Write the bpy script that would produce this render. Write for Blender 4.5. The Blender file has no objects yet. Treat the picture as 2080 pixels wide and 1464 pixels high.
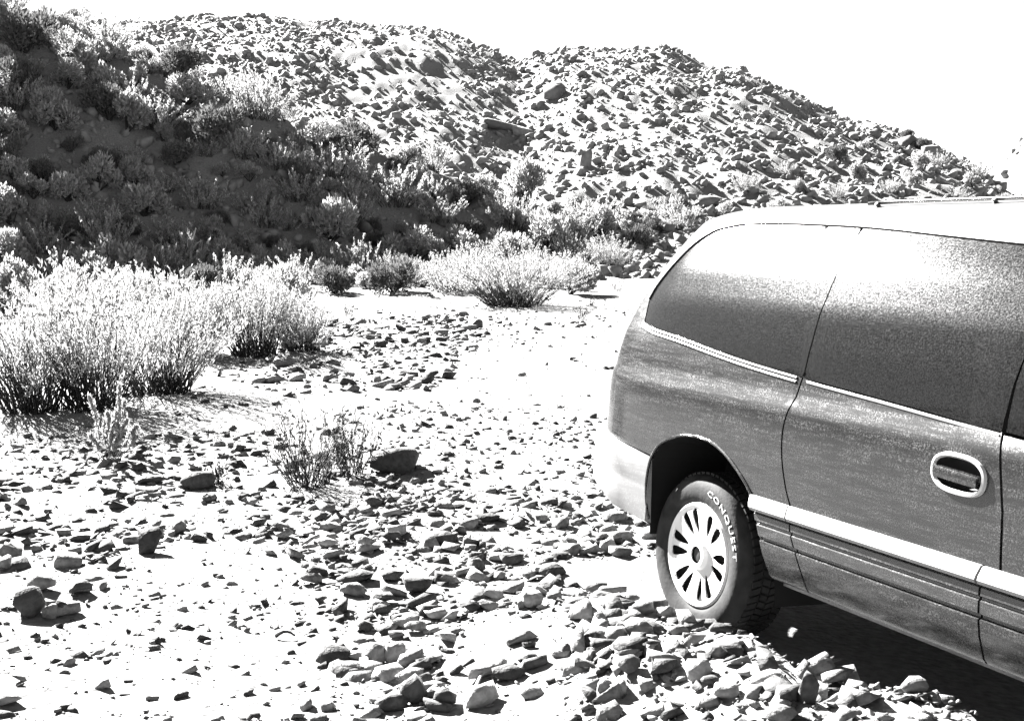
import bpy, bmesh, math, random
import numpy as np
from mathutils import Vector, Matrix
from mathutils.geometry import delaunay_2d_cdt

sc = bpy.context.scene
COL = sc.collection
R = math.radians
random.seed(7)
RNG = np.random.default_rng(11)

# ------------------------------------------------------------------ camera
CAM_H = 1.396
PITCH = 0.06514
FPX = 2500.0                       # focal length in pixels of a 2080 px wide frame
cam = bpy.data.cameras.new('camera')
cam.sensor_width = 36.0
cam.lens = 36.0 * FPX / 2080.0
cam.clip_start = 0.05
cam.clip_end = 3000.0
cam_o = bpy.data.objects.new('camera', cam)
cam_o.location = (0, 0, CAM_H)
cam_o.rotation_euler = (math.pi / 2 - PITCH, 0, 0)
COL.objects.link(cam_o)
sc.camera = cam_o

# ------------------------------------------------------------------ sky, sun, exposure
SUN_AZ, SUN_EL = R(41), R(36)      # azimuth to the left of the view axis, elevation
world = bpy.data.worlds.new('World')
sc.world = world
world.use_nodes = True
wn = world.node_tree.nodes
wl = world.node_tree.links
wn.clear()
sky = wn.new('ShaderNodeTexSky')
sky.sky_type = 'NISHITA'
sky.sun_disc = False
sky.sun_elevation = SUN_EL
sky.sun_rotation = -SUN_AZ
sky.altitude = 1800
sky.air_density = 0.3
sky.dust_density = 0.15
tobw = wn.new('ShaderNodeRGBToBW')   # black-and-white picture
bg = wn.new('ShaderNodeBackground')
bg.inputs['Strength'].default_value = 0.05
wo = wn.new('ShaderNodeOutputWorld')
wl.new(sky.outputs[0], tobw.inputs[0])
wl.new(tobw.outputs[0], bg.inputs['Color'])
wl.new(bg.outputs[0], wo.inputs['Surface'])
sun = bpy.data.lights.new('sun', 'SUN')
sun.energy = 5.0
sun.angle = R(0.5)
sun.color = (1.0, 0.99, 0.98)
sun_o = bpy.data.objects.new('sun', sun)
sd = Vector((-math.sin(SUN_AZ) * math.cos(SUN_EL), math.cos(SUN_AZ) * math.cos(SUN_EL), math.sin(SUN_EL)))
sun_o.rotation_euler = sd.to_track_quat('Z', 'Y').to_euler()
sun_o.location = sd * 60
COL.objects.link(sun_o)
sc.view_settings.view_transform = 'Standard'
sc.view_settings.look = 'None'
sc.view_settings.gamma = 1.0
sc.view_settings.use_curve_mapping = False
sc.view_settings.exposure = 3.9
sc.render.engine = 'CYCLES'
sc.cycles.max_bounces = 6
sc.cycles.transparent_max_bounces = 8

# ------------------------------------------------------------------ helpers
def tag(o, label=None, cat=None, group=None, kind=None):
    if label: o['label'] = label
    if cat: o['category'] = cat
    if group: o['group'] = group
    if kind: o['kind'] = kind
    return o

def empty(name, loc=(0, 0, 0)):
    o = bpy.data.objects.new(name, None)
    o.location = loc
    o.empty_display_size = 0.1
    COL.objects.link(o)
    return o

def link(name, me, parent=None):
    o = bpy.data.objects.new(name, me)
    COL.objects.link(o)
    if parent: o.parent = parent
    return o

def mesh_np(name, V, F, mat=None, smooth=False, sharp=None):
    """V (n,3), F: list of faces or (m,k) array."""
    me = bpy.data.meshes.new(name)
    V = np.asarray(V, dtype=np.float32)
    if isinstance(F, np.ndarray):
        m, k = F.shape
        me.vertices.add(len(V)); me.vertices.foreach_set('co', V.ravel())
        me.loops.add(m * k); me.loops.foreach_set('vertex_index', F.astype(np.int32).ravel())
        me.polygons.add(m)
        me.polygons.foreach_set('loop_start', np.arange(0, m * k, k, dtype=np.int32))
        me.update(calc_edges=True)
    else:
        me.from_pydata([tuple(map(float, v)) for v in V], [], F)
        me.update()
    if smooth:
        me.polygons.foreach_set('use_smooth', np.ones(len(me.polygons), dtype=bool))
        if sharp: me.set_sharp_from_angle(angle=R(sharp))
    if mat: me.materials.append(mat)
    return me

# ------------------------------------------------------------------ materials (all neutral: the photograph is black and white)
def new_mat(name):
    m = bpy.data.materials.new(name)
    m.use_nodes = True
    n = m.node_tree.nodes
    l = m.node_tree.links
    b = n['Principled BSDF']
    return m, n, l, b

def grey(v): return (v, v, v, 1)

def mat_plain(name, v, rough=0.6, spec=0.5, metal=0.0, var=0.0, scale=8.0, bump=0.0, bscale=60.0, coat=0.0):
    m, n, l, b = new_mat(name)
    b.inputs['Base Color'].default_value = grey(v)
    b.inputs['Roughness'].default_value = rough
    b.inputs['Specular IOR Level'].default_value = spec
    b.inputs['Metallic'].default_value = metal
    b.inputs['Coat Weight'].default_value = coat
    tc = n.new('ShaderNodeTexCoord')
    if var:
        t = n.new('ShaderNodeTexNoise'); t.inputs['Scale'].default_value = scale; t.inputs['Detail'].default_value = 6
        r = n.new('ShaderNodeMapRange')
        r.inputs['From Min'].default_value = 0.25; r.inputs['From Max'].default_value = 0.75
        r.inputs['To Min'].default_value = v * (1 - var); r.inputs['To Max'].default_value = v * (1 + var)
        l.new(tc.outputs['Object'], t.inputs['Vector']); l.new(t.outputs['Fac'], r.inputs['Value']); l.new(r.outputs[0], b.inputs['Base Color'])
    if bump:
        t2 = n.new('ShaderNodeTexNoise'); t2.inputs['Scale'].default_value = bscale; t2.inputs['Detail'].default_value = 8
        bp = n.new('ShaderNodeBump'); bp.inputs['Strength'].default_value = bump; bp.inputs['Distance'].default_value = 0.02
        l.new(tc.outputs['Object'], t2.inputs['Vector']); l.new(t2.outputs['Fac'], bp.inputs['Height']); l.new(bp.outputs[0], b.inputs['Normal'])
    return m

def mat_ground():
    m, n, l, b = new_mat('desert_gravel_soil')
    b.inputs['Roughness'].default_value = 0.95
    b.inputs['Specular IOR Level'].default_value = 0.15
    geo = n.new('ShaderNodeNewGeometry')
    big = n.new('ShaderNodeTexNoise'); big.inputs['Scale'].default_value = 0.7; big.inputs['Detail'].default_value = 5
    fine = n.new('ShaderNodeTexNoise'); fine.inputs['Scale'].default_value = 26; fine.inputs['Detail'].default_value = 6
    vor = n.new('ShaderNodeTexVoronoi'); vor.inputs['Scale'].default_value = 34; vor.inputs['Randomness'].default_value = 1
    for t in (big, fine, vor): l.new(geo.outputs['Position'], t.inputs['Vector'])
    ramp = n.new('ShaderNodeMapRange')
    ramp.inputs['From Min'].default_value = 0.3; ramp.inputs['From Max'].default_value = 0.7
    ramp.inputs['To Min'].default_value = 0.12; ramp.inputs['To Max'].default_value = 0.15
    l.new(big.outputs['Fac'], ramp.inputs['Value'])
    mul = n.new('ShaderNodeMath'); mul.operation = 'MULTIPLY'
    r2 = n.new('ShaderNodeMapRange'); r2.inputs['From Min'].default_value = 0.3; r2.inputs['From Max'].default_value = 0.7
    r2.inputs['To Min'].default_value = 0.75; r2.inputs['To Max'].default_value = 1.15
    l.new(fine.outputs['Fac'], r2.inputs['Value'])
    l.new(ramp.outputs[0], mul.inputs[0]); l.new(r2.outputs[0], mul.inputs[1])
    l.new(mul.outputs[0], b.inputs['Base Color'])
    add = n.new('ShaderNodeMath'); add.operation = 'SUBTRACT'
    l.new(fine.outputs['Fac'], add.inputs[0]); l.new(vor.outputs['Distance'], add.inputs[1])
    bp = n.new('ShaderNodeBump'); bp.inputs['Strength'].default_value = 0.55; bp.inputs['Distance'].default_value = 0.02
    l.new(add.outputs[0], bp.inputs['Height']); l.new(bp.outputs[0], b.inputs['Normal'])
    return m

def mat_rock(name, v, var=0.3, scale=5.0, bump=0.5):
    m, n, l, b = new_mat(name)
    b.inputs['Roughness'].default_value = 0.85
    b.inputs['Specular IOR Level'].default_value = 0.25
    geo = n.new('ShaderNodeNewGeometry')
    oi = n.new('ShaderNodeObjectInfo')
    t = n.new('ShaderNodeTexNoise'); t.inputs['Scale'].default_value = scale * 4; t.inputs['Detail'].default_value = 8
    t2 = n.new('ShaderNodeTexNoise'); t2.inputs['Scale'].default_value = scale * 0.6; t2.inputs['Detail'].default_value = 2
    l.new(geo.outputs['Position'], t.inputs['Vector']); l.new(geo.outputs['Position'], t2.inputs['Vector'])
    mx = n.new('ShaderNodeMath'); mx.operation = 'ADD'
    l.new(t.outputs['Fac'], mx.inputs[0]); l.new(t2.outputs['Fac'], mx.inputs[1])
    r = n.new('ShaderNodeMapRange'); r.inputs['From Min'].default_value = 0.7; r.inputs['From Max'].default_value = 1.3
    r.inputs['To Min'].default_value = v * (1 - var); r.inputs['To Max'].default_value = v * (1 + var)
    l.new(mx.outputs[0], r.inputs['Value'])
    rr = n.new('ShaderNodeMapRange'); rr.inputs['To Min'].default_value = 0.65; rr.inputs['To Max'].default_value = 1.25
    l.new(oi.outputs['Random'], rr.inputs['Value'])
    mm = n.new('ShaderNodeMath'); mm.operation = 'MULTIPLY'
    l.new(r.outputs[0], mm.inputs[0]); l.new(rr.outputs[0], mm.inputs[1])
    l.new(mm.outputs[0], b.inputs['Base Color'])
    bp = n.new('ShaderNodeBump'); bp.inputs['Strength'].default_value = bump; bp.inputs['Distance'].default_value = 0.015
    l.new(t.outputs['Fac'], bp.inputs['Height']); l.new(bp.outputs[0], b.inputs['Normal'])
    return m

def mat_leaf(name, v, trans=0.3):
    m, n, l, b = new_mat(name)
    n.remove(b)
    out = n['Material Output']
    d = n.new('ShaderNodeBsdfDiffuse'); t = n.new('ShaderNodeBsdfTranslucent'); mx = n.new('ShaderNodeMixShader')
    geo = n.new('ShaderNodeNewGeometry')
    r = n.new('ShaderNodeMapRange'); r.inputs['To Min'].default_value = v * 0.7; r.inputs['To Max'].default_value = v * 1.3
    l.new(geo.outputs['Random Per Island'], r.inputs['Value'])
    l.new(r.outputs[0], d.inputs['Color']); l.new(r.outputs[0], t.inputs['Color'])
    mx.inputs[0].default_value = trans
    l.new(d.outputs[0], mx.inputs[1]); l.new(t.outputs[0], mx.inputs[2]); l.new(mx.outputs[0], out.inputs['Surface'])
    return m

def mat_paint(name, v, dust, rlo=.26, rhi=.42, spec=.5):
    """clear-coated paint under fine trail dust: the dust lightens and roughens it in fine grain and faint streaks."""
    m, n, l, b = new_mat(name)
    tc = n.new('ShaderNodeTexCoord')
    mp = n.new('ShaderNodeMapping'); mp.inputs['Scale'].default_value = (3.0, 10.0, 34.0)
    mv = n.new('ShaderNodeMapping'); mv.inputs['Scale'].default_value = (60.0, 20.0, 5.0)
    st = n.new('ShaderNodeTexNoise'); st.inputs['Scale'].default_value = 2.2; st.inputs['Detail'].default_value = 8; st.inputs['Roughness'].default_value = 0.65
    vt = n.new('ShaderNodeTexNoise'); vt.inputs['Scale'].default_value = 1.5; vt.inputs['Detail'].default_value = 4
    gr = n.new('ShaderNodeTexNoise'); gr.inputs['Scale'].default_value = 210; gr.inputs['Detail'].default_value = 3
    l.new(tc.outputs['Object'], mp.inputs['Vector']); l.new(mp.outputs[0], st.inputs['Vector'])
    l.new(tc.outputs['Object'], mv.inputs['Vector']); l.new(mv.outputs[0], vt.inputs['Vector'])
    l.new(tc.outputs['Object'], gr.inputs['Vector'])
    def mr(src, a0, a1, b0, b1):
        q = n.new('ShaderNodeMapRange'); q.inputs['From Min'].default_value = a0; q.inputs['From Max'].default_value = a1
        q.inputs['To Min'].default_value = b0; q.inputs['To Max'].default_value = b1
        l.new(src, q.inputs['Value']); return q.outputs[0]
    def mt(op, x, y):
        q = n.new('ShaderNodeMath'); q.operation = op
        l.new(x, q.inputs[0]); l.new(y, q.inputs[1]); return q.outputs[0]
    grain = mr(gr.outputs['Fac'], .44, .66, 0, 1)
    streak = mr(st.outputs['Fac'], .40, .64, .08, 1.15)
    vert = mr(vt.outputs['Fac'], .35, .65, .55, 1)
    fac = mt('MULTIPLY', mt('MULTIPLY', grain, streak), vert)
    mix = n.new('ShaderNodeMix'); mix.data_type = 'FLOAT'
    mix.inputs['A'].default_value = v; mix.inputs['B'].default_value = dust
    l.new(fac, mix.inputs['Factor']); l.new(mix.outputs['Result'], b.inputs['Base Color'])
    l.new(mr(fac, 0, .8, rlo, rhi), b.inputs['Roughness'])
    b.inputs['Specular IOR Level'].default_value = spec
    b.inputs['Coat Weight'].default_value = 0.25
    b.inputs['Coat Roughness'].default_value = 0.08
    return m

def mat_glass():
    m, n, l, b = new_mat('dusty_tinted_glass')
    b.inputs['Base Color'].default_value = grey(0.02)
    b.inputs['Alpha'].default_value = 0.86
    b.inputs['Specular IOR Level'].default_value = 0.16
    tc = n.new('ShaderNodeTexCoord')
    t = n.new('ShaderNodeTexNoise'); t.inputs['Scale'].default_value = 190; t.inputs['Detail'].default_value = 3
    l.new(tc.outputs['Object'], t.inputs['Vector'])
    r = n.new('ShaderNodeMapRange'); r.inputs['From Min'].default_value = .3; r.inputs['From Max'].default_value = .7
    r.inputs['To Min'].default_value = 0.07; r.inputs['To Max'].default_value = 0.17
    l.new(t.outputs['Fac'], r.inputs['Value']); l.new(r.outputs[0], b.inputs['Roughness'])
    r2 = n.new('ShaderNodeMapRange'); r2.inputs['From Min'].default_value = 0.35; r2.inputs['From Max'].default_value = 0.7
    r2.inputs['To Min'].default_value = 0.002; r2.inputs['To Max'].default_value = 0.010
    l.new(t.outputs['Fac'], r2.inputs['Value']); l.new(r2.outputs[0], b.inputs['Base Color'])
    b.inputs['Coat Weight'].default_value = 0.35
    b.inputs['Coat Roughness'].default_value = 0.04
    return m

M = dict(
    ground=mat_ground(),
    stone=mat_rock('grey_stone', 0.16, 0.5, 9, 0.9),
    dark=mat_rock('dark_varnished_stone', 0.05, 0.5, 9, 0.9),
    pale=mat_rock('pale_stone', 0.20, 0.35, 9, 0.8),
    hillrock=mat_rock('hill_boulder_stone', 0.12, 0.35, 1.5),
    stem=mat_plain('shrub_stem', 0.022, 0.9, 0.2, var=0.3, scale=40),
    leaf=mat_leaf('pale_shrub_leaf', 0.27, 0.45),
    sage=mat_leaf('sagebrush_leaf', 0.24, 0.45),
    darkleaf=mat_leaf('dark_shrub_leaf', 0.09, 0.3),
    deadwood=mat_plain('bleached_deadwood', 0.30, 0.9, 0.2, var=0.25, scale=30, bump=0.4),
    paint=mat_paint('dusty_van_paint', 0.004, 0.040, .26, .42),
    roofpaint=mat_paint('sunlit_roof_paint', 0.06, 0.17, .35, .55),  # dusty van paint made paler: sunlight on the roof put into its colour
    clad=mat_paint('dusty_lower_cladding', 0.014, 0.075),
    bumper=mat_paint('pale_bumper_plastic', 0.13, 0.21, .4, .6),
    trim=mat_plain('black_rubber_trim', 0.015, 0.5),
    glass=mat_glass(),
    tyre=mat_plain('dusty_tyre_rubber', 0.022, 0.75, 0.15, var=0.6, scale=14, bump=0.1),
    letter=mat_plain('white_tyre_lettering', 0.4, 0.7),
    wheel=mat_plain('silver_wheel_cover', 0.62, 0.42, 0.5, metal=0.1),
    black=mat_plain('dark_underside', 0.015, 0.9, 0.1),
    cloth=mat_plain('seat_cloth', 0.06, 0.9, 0.1),
    lamp=mat_plain('tail_lamp_lens', 0.07, 0.15),
    chrome=mat_plain('bright_handle_trim', 0.4, 0.3, 0.5, metal=0.2),
    plate=mat_plain('blank_plate', 0.5, 0.5),
)

# ------------------------------------------------------------------ terrain height function
def hash2(ix, iy, s):
    n = (ix.astype(np.int64) * 374761393 + iy.astype(np.int64) * 668265263 + s * 974634777) & 0xffffffff
    n = ((n ^ (n >> 13)) * 1274126177) & 0xffffffff
    n = n ^ (n >> 16)
    return (n & 0xffff) / 65535.0

def vnoise(x, y, s=0):
    xi = np.floor(x); yi = np.floor(y)
    fx = x - xi; fy = y - yi
    fx = fx * fx * (3 - 2 * fx); fy = fy * fy * (3 - 2 * fy)
    a = hash2(xi, yi, s); b = hash2(xi + 1, yi, s); c = hash2(xi, yi + 1, s); d = hash2(xi + 1, yi + 1, s)
    return (a * (1 - fx) + b * fx) * (1 - fy) + (c * (1 - fx) + d * fx) * fy - 0.5

def smooth(t):
    t = np.clip(t, 0, 1)
    return t * t * (3 - 2 * t)

# van pose (needed for the ground under it)
VAN_O = Vector((1.5252, 5.1468, -0.0584))
vF = Vector((0.43313858, -0.90079779, -0.03089199))
vO = Vector((-0.89851176, -0.43423881, 0.06413481))
vZ = Vector((0.0711870, 0.0000224, 0.9974630))

# crest of the far rocky hill: tan(azimuth), distance along y, tan(elevation)
HC_U = (np.array([-3000, 0, 350, 700, 850, 950, 1050, 1130, 1200, 1350, 1500, 1600, 1700, 1800, 1880, 1950, 2050, 2400, 3000]) - 1040) / FPX
HC_V = (569 - 46 - np.array([52, 52, 50, 52, 64, 92, 124, 110, 102, 110, 147, 188, 228, 256, 290, 330, 394, 480, 520])) / FPX
HC_D = np.array([66, 66, 66, 66, 65, 64.5, 64, 62, 60, 56.5, 53, 51, 49, 47, 45, 44, 43, 42, 42.])

# foot of the shaded spur at the left: x, y, crest height above its foot, horizontal width of the face
SP = np.array([[4.6, 33.5, 0.6, 0.9], [0.9, 29.5, 2.4, 3.0], [-3.2, 27.0, 4.1, 5.7], [-7.0, 25.0, 6.8, 9.5], [-10.5, 22.6, 9.8, 13.6],
               [-14.0, 18.0, 10.1, 14.0], [-17.0, 11.0, 8.2, 11.0], [-18.5, 2.0, 7.6, 11], [-19.5, -12.0, 7.0, 12], [-20, -40.0, 6.0, 14]])

def spur(x, y, want_t=False):
    best = np.full(x.shape, 1e9); hh = np.zeros(x.shape); ww = np.ones(x.shape); sgn = np.zeros(x.shape)
    for a, b in zip(SP[:-1], SP[1:]):
        ex, ey = b[0] - a[0], b[1] - a[1]
        L2 = ex * ex + ey * ey
        t = np.clip(((x - a[0]) * ex + (y - a[1]) * ey) / L2, 0, 1)
        dx = x - (a[0] + t * ex); dy = y - (a[1] + t * ey)
        d = np.hypot(dx, dy)
        side = ex * dy - ey * dx
        m = d < best
        best = np.where(m, d, best); sgn = np.where(m, -side, sgn)
        hh = np.where(m, a[2] + t * (b[2] - a[2]), hh); ww = np.where(m, a[3] + t * (b[3] - a[3]), ww)
    t = np.where(sgn > 0, best / ww, 0.0)
    if want_t: return t
    rise = np.clip(t, 0, 1)
    rise = np.where(t < 0.12, t * t / 0.24, np.where(t < 1, t - 0.06, 0.94 + 0.06 * (1 - np.exp(-(t - 1) * 3))))
    fall = np.clip((t - 1.25) * 0.16, 0, 0.7)
    return hh * (rise - fall * (sgn > 0))

def H(x, y):
    x = np.asarray(x, dtype=float); y = np.asarray(y, dtype=float)
    # valley floor
    yy = np.interp(y, [-60, -15, -5, 0, 5, 7.5, 10.5, 15, 21, 25, 30, 60, 120, 3000],
                   [6.0, 1.2, 0.15, 0.0, 0.0, 0.10, 0.36, 0.62, 0.93, 1.25, 1.6, 1.8, 1.0, 0.0])
    z = yy + 0.0 * x
    z = z - 0.10 * smooth((x - 0.5) / 2.5) * smooth((11 - y) / 5)         # wash falls away towards the van's nose
    # far hill
    u = x / np.maximum(y, 1.0)
    cd = np.interp(u, HC_U, HC_D); ce = np.interp(u, HC_U, HC_V)
    top = CAM_H + cd * ce
    base_y = 27.5
    t = (y - base_y) / (cd - base_y)
    prof = np.where(t < 1, 0.45 * smooth(t) + 0.55 * np.sin(np.clip(t, 0, 1) * math.pi / 2) ** 1.5, 1.0)
    back = np.clip((t - 1.0), 0, 3)
    hill = (top - 1.25) * prof - np.where(t > 1, back * back * 14, 0)
    hill = np.where(y > base_y, np.maximum(hill, -6), 0)
    z = z + hill
    # far ridge peeping over at the right edge
    z = np.maximum(z, 41 * np.exp(-(((x - 97) / 28) ** 2 + ((y - 190) / 30) ** 2)) + 3 * vnoise(x * .07, y * .07, 51) - 4)
    # shaded spur
    s = spur(x, y)
    far = smooth((y - 24) / 10)
    z = np.where(s > 0, np.maximum(z * 1.0, yy + s) * 1.0, z)
    z = np.where((s > 0) & (y < 26), yy + s, z)
    # relief
    amp = 0.05 + 0.42 * smooth((y - 25) / 14) + 0.35 * smooth(s / 3)
    z = z + amp * (vnoise(x * 0.33, y * 0.33, 1) + 0.5 * vnoise(x * 0.9, y * 0.9, 2) + 0.25 * vnoise(x * 2.3, y * 2.3, 3))
    z = z + smooth((y - 27) / 6) * (.16 * vnoise(x * 1.3, y * 1.3, 41) + .12 * vnoise(x * 2.9, y * 2.9, 42))
    near = smooth((30 - y) / 6)
    z = z + near * (0.05 * vnoise(x * 1.7, y * 1.7, 5) + 0.025 * vnoise(x * 5, y * 5, 6))
    # berm of pushed-up rubble along the van's near side
    px = x - VAN_O.x; py = y - VAN_O.y
    la = px * vF.x + py * vF.y; lo = px * vO.x + py * vO.y
    bz = np.interp(la, [-.9, -.35, .0, .4, .7, 1.05, 1.5, 2.5, 4], [0, .05, .12, .17, .24, .28, .27, .18, 0])
    plane = VAN_O.z + 0.02 + lo * vO.z + la * vF.z
    ridge = plane + bz * (1 + 0.7 * vnoise(x * 3.1, y * 3.1, 9) + .3 * vnoise(x * 8, y * 8, 12))
    bw = np.exp(-(np.maximum(lo - 1.14, 0) / .55) ** 2) * (lo > 0.5) * smooth((la + 1.2) / .8) * smooth((4.5 - la) / 1.5)
    z = z * (1 - bw) + np.maximum(z, ridge) * bw
    # ground under the van follows its wheels
    vanw = smooth((1.12 - np.abs(lo)) / 0.15) * smooth((1.6 - np.abs(la - 1.5) + 1.4) / 0.6)
    z = z * (1 - vanw) + plane * vanw
    return z

# ray through a photograph pixel to the ground: gives the WORLD spot a thing stands on
_ds = np.concatenate([np.arange(1.5, 30, 0.03), np.arange(30, 160, 0.15)])
def at(u, v):
    x = (u - 1040) / FPX; yv = -(v - 732) / FPX
    cp, sp = math.cos(PITCH), math.sin(PITCH)
    d = np.array([x, cp + yv * sp, -sp + yv * cp])
    px, py, pz = d[0] * _ds, d[1] * _ds, CAM_H + d[2] * _ds
    below = np.nonzero(pz < H(px, py))[0]
    i = below[0] if len(below) else len(_ds) - 1
    return float(px[i]), float(py[i]), float(py[i])

def gz(x, y): return float(H(np.array([x]), np.array([y]))[0])

# ------------------------------------------------------------------ ground sheet
def axis(bp):
    out = [bp[0][0]]
    for (a, s0), (b, s1) in zip(bp[:-1], bp[1:]):
        p = a
        while p < b - 1e-6:
            k = (p - a) / (b - a)
            p = min(b, p + s0 + (s1 - s0) * k)
            out.append(p)
    return np.array(out)

gx = axis([(-900, 60), (-60, 2.0), (-22, 0.28), (-6, 0.085), (7, 0.085), (30, 0.35), (110, 3.0), (900, 60)])
gy = axis([(-400, 60), (-12, 1.5), (2, 0.09), (12, 0.09), (30, 0.22), (75, 0.45), (220, 6), (2500, 150)])
X, Y = np.meshgrid(gx, gy)
Zg = H(X, Y)
V = np.stack([X.ravel(), Y.ravel(), Zg.ravel()], 1)
nx, ny = len(gx), len(gy)
i = np.arange(nx - 1)[None, :] + nx * np.arange(ny - 1)[:, None]
F = np.stack([i, i + 1, i + 1 + nx, i + nx], -1).reshape(-1, 4)
g = link('ground', mesh_np('ground', V, F, M['ground'], True))
tag(g, 'pale gravelly desert ground rising into rocky hills', kind='structure')

# ------------------------------------------------------------------ stones
def hull_rock(seed, flat=(1, 1, 1), n=18, box=0.6):
    r = np.random.default_rng(seed)
    P = r.normal(size=(n, 3)); P /= np.linalg.norm(P, axis=1)[:, None]
    P = np.sign(P) * np.abs(P) ** box               # boxier than a ball
    P *= r.uniform(0.75, 1.0, (n, 1)) * np.array(flat) * 0.5
    bm = bmesh.new()
    vs = [bm.verts.new(p) for p in P]
    res = bmesh.ops.convex_hull(bm, input=vs)
    kill = [v for v in bm.verts if not v.link_faces]
    bmesh.ops.delete(bm, geom=kill, context='VERTS')
    bmesh.ops.triangulate(bm, faces=bm.faces[:])
    bm.verts.index_update()
    V = np.array([v.co[:] for v in bm.verts]); F = np.array([[v.index for v in f.verts] for f in bm.faces])
    bm.free()
    V /= (V.max(0) - V.min(0)).max()
    V[:, 2] -= V[:, 2].min()
    return V, F

PEB = [hull_rock(100 + k, (1, random.uniform(.5, .9), random.uniform(.28, .65)), 8, .6) for k in range(20)]
ROCKV = [hull_rock(200 + k, (1, random.uniform(.5, .9), random.uniform(.2, .55)), 10, .55) for k in range(14)]
BOULV = [hull_rock(300 + k, (1, random.uniform(.6, .95), random.uniform(.5, .85)), 12, .6) for k in range(12)]

def rotz(a):
    c, s = np.cos(a), np.sin(a)
    return np.array([[c, -s, 0], [s, c, 0], [0, 0, 1.]])

def rnd_rot(r, tilt):
    a, b, c = r.uniform(0, 6.283), r.normal(0, tilt), r.normal(0, tilt)
    Rx = np.array([[1, 0, 0], [0, np.cos(b), -np.sin(b)], [0, np.sin(b), np.cos(b)]])
    Ry = np.array([[np.cos(c), 0, np.sin(c)], [0, 1, 0], [-np.sin(c), 0, np.cos(c)]])
    return Rx @ Ry @ rotz(a)

def scatter_mesh(name, pts, sizes, shapes, mats, tilt=0.25, sink=0.25, seed=1):
    r = np.random.default_rng(seed)
    Vs, Fs, Ms, base = [], [], [], 0
    zs = H(pts[:, 0], pts[:, 1])
    for (x, y), z, s in zip(pts, zs, sizes):
        V, F = shapes[r.integers(len(shapes))]
        W = (V * s) @ rnd_rot(r, tilt).T
        W += (x, y, z - sink * s * 0.4)
        Vs.append(W); Fs.append(F + base); base += len(V)
        Ms.append(np.full(len(F), r.integers(len(mats))))
    me = mesh_np(name, np.concatenate(Vs), np.concatenate(Fs))
    for m in mats: me.materials.append(m)
    me.polygons.foreach_set('material_index', np.concatenate(Ms).astype(np.int32))
    return me

def in_poly(P, poly):
    x, y = P[:, 0], P[:, 1]
    c = np.zeros(len(P), bool)
    n = len(poly)
    for k in range(n):
        x1, y1 = poly[k]; x2, y2 = poly[(k + 1) % n]
        cond = (y1 > y) != (y2 > y)
        c ^= cond & (x < (x2 - x1) * (y - y1) / ((y2 - y1) + 1e-12) + x1)
    return c

def ground_poly(px): return [at(u, v)[:2] for u, v in px]

def van_clear(P, m=0.0):
    px = P[:, 0] - VAN_O.x; py = P[:, 1] - VAN_O.y
    la = px * vF.x + py * vF.y; lo = px * vO.x + py * vO.y
    return ~((np.abs(lo) < 0.99 + m) & (la > -1.15) & (la < 4.1))

def sample(poly, dens, r):
    P = np.array(poly); lo, hi = P.min(0), P.max(0)
    n = int(dens * (hi - lo).prod())
    Q = r.uniform(lo, hi, (n, 2))
    Q = Q[in_poly(Q, poly)]
    return Q[van_clear(Q, 0.02)]

# zone: outline on the ground, stones per square metre, size range (m), bias to small, phrase
ZONES = [
    ('bank', [(1150, 1200), (1330, 1160), (1470, 1205), (1700, 1300), (1960, 1400), (2000, 1560), (1150, 1560)], 800, (.014, .12), 4.4),
    ('rubble', [(600, 1020), (1010, 990), (1330, 1010), (1335, 1210), (1210, 1560), (620, 1560), (700, 1260), (620, 1180)], 680, (.012, .115), 4.4),
    ('stony_flat', [(-40, 890), (560, 870), (720, 960), (860, 1020), (700, 1150), (300, 1120), (150, 1250), (-60, 1270)], 420, (.012, .12), 4.8),
    ('open_gravel', [(-60, 1270), (150, 1250), (300, 1120), (620, 1160), (700, 1260), (620, 1560), (-80, 1560)], 460, (.008, .07), 4.6),
    ('gravel_rise', [(560, 850), (830, 820), (1225, 830), (1300, 1010), (1010, 1000), (850, 1030), (720, 960)], 380, (.012, .09), 4.2),
    ('stone_patch', [(520, 690), (640, 655), (950, 640), (990, 680), (960, 720), (880, 790), (560, 805), (430, 760)], 60, (.035, .20), 3.6),
    ('track_edge', [(1030, 655), (1190, 655), (1190, 675), (1030, 672)], 9, (.06, .20), 2.0),
    ('slope_foot', [(720, 575), (880, 570), (880, 605), (740, 605)], 5, (.06, .20), 2.0),
    ('elsewhere', [(-80, 640), (1300, 600), (1300, 900), (900, 830), (-80, 880)], 45, (.012, .10), 4.5),
]
allp, alls, allz = [], [], []
for zi, (zn, px, dens, (a, b), k) in enumerate(ZONES):
    Q = sample(ground_poly(px), dens, RNG)
    if zn == 'elsewhere' or zn == 'gravel_rise':      # clumps, not an even sprinkle
        w = vnoise(Q[:, 0] * 1.3, Q[:, 1] * 1.3, 21) + 0.5
        Q = Q[RNG.uniform(size=len(Q)) < w * 1.3]
    elif zn in ('stony_flat', 'open_gravel', 'rubble'):
        w = vnoise(Q[:, 0] * 1.9, Q[:, 1] * 2.6, 23) + 0.5
        Q = Q[RNG.uniform(size=len(Q)) < w * 1.5]
    s = a + (b - a) * RNG.uniform(size=len(Q)) ** k
    allp.append(Q); alls.append(s); allz.append(np.full(len(Q), zi))
Q = RNG.uniform((3.0, -1.0), (14, 27), (2600, 2))
Q = Q[van_clear(Q, .1) & (RNG.uniform(size=len(Q)) < vnoise(Q[:, 0] * .8, Q[:, 1] * .8, 25) + .7)]
allp.append(Q); alls.append(.02 + .13 * RNG.uniform(size=len(Q)) ** 3.5); allz.append(np.full(len(Q), len(ZONES) - 1))
allp = np.concatenate(allp); alls = np.concatenate(alls); allz = np.concatenate(allz)
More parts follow.
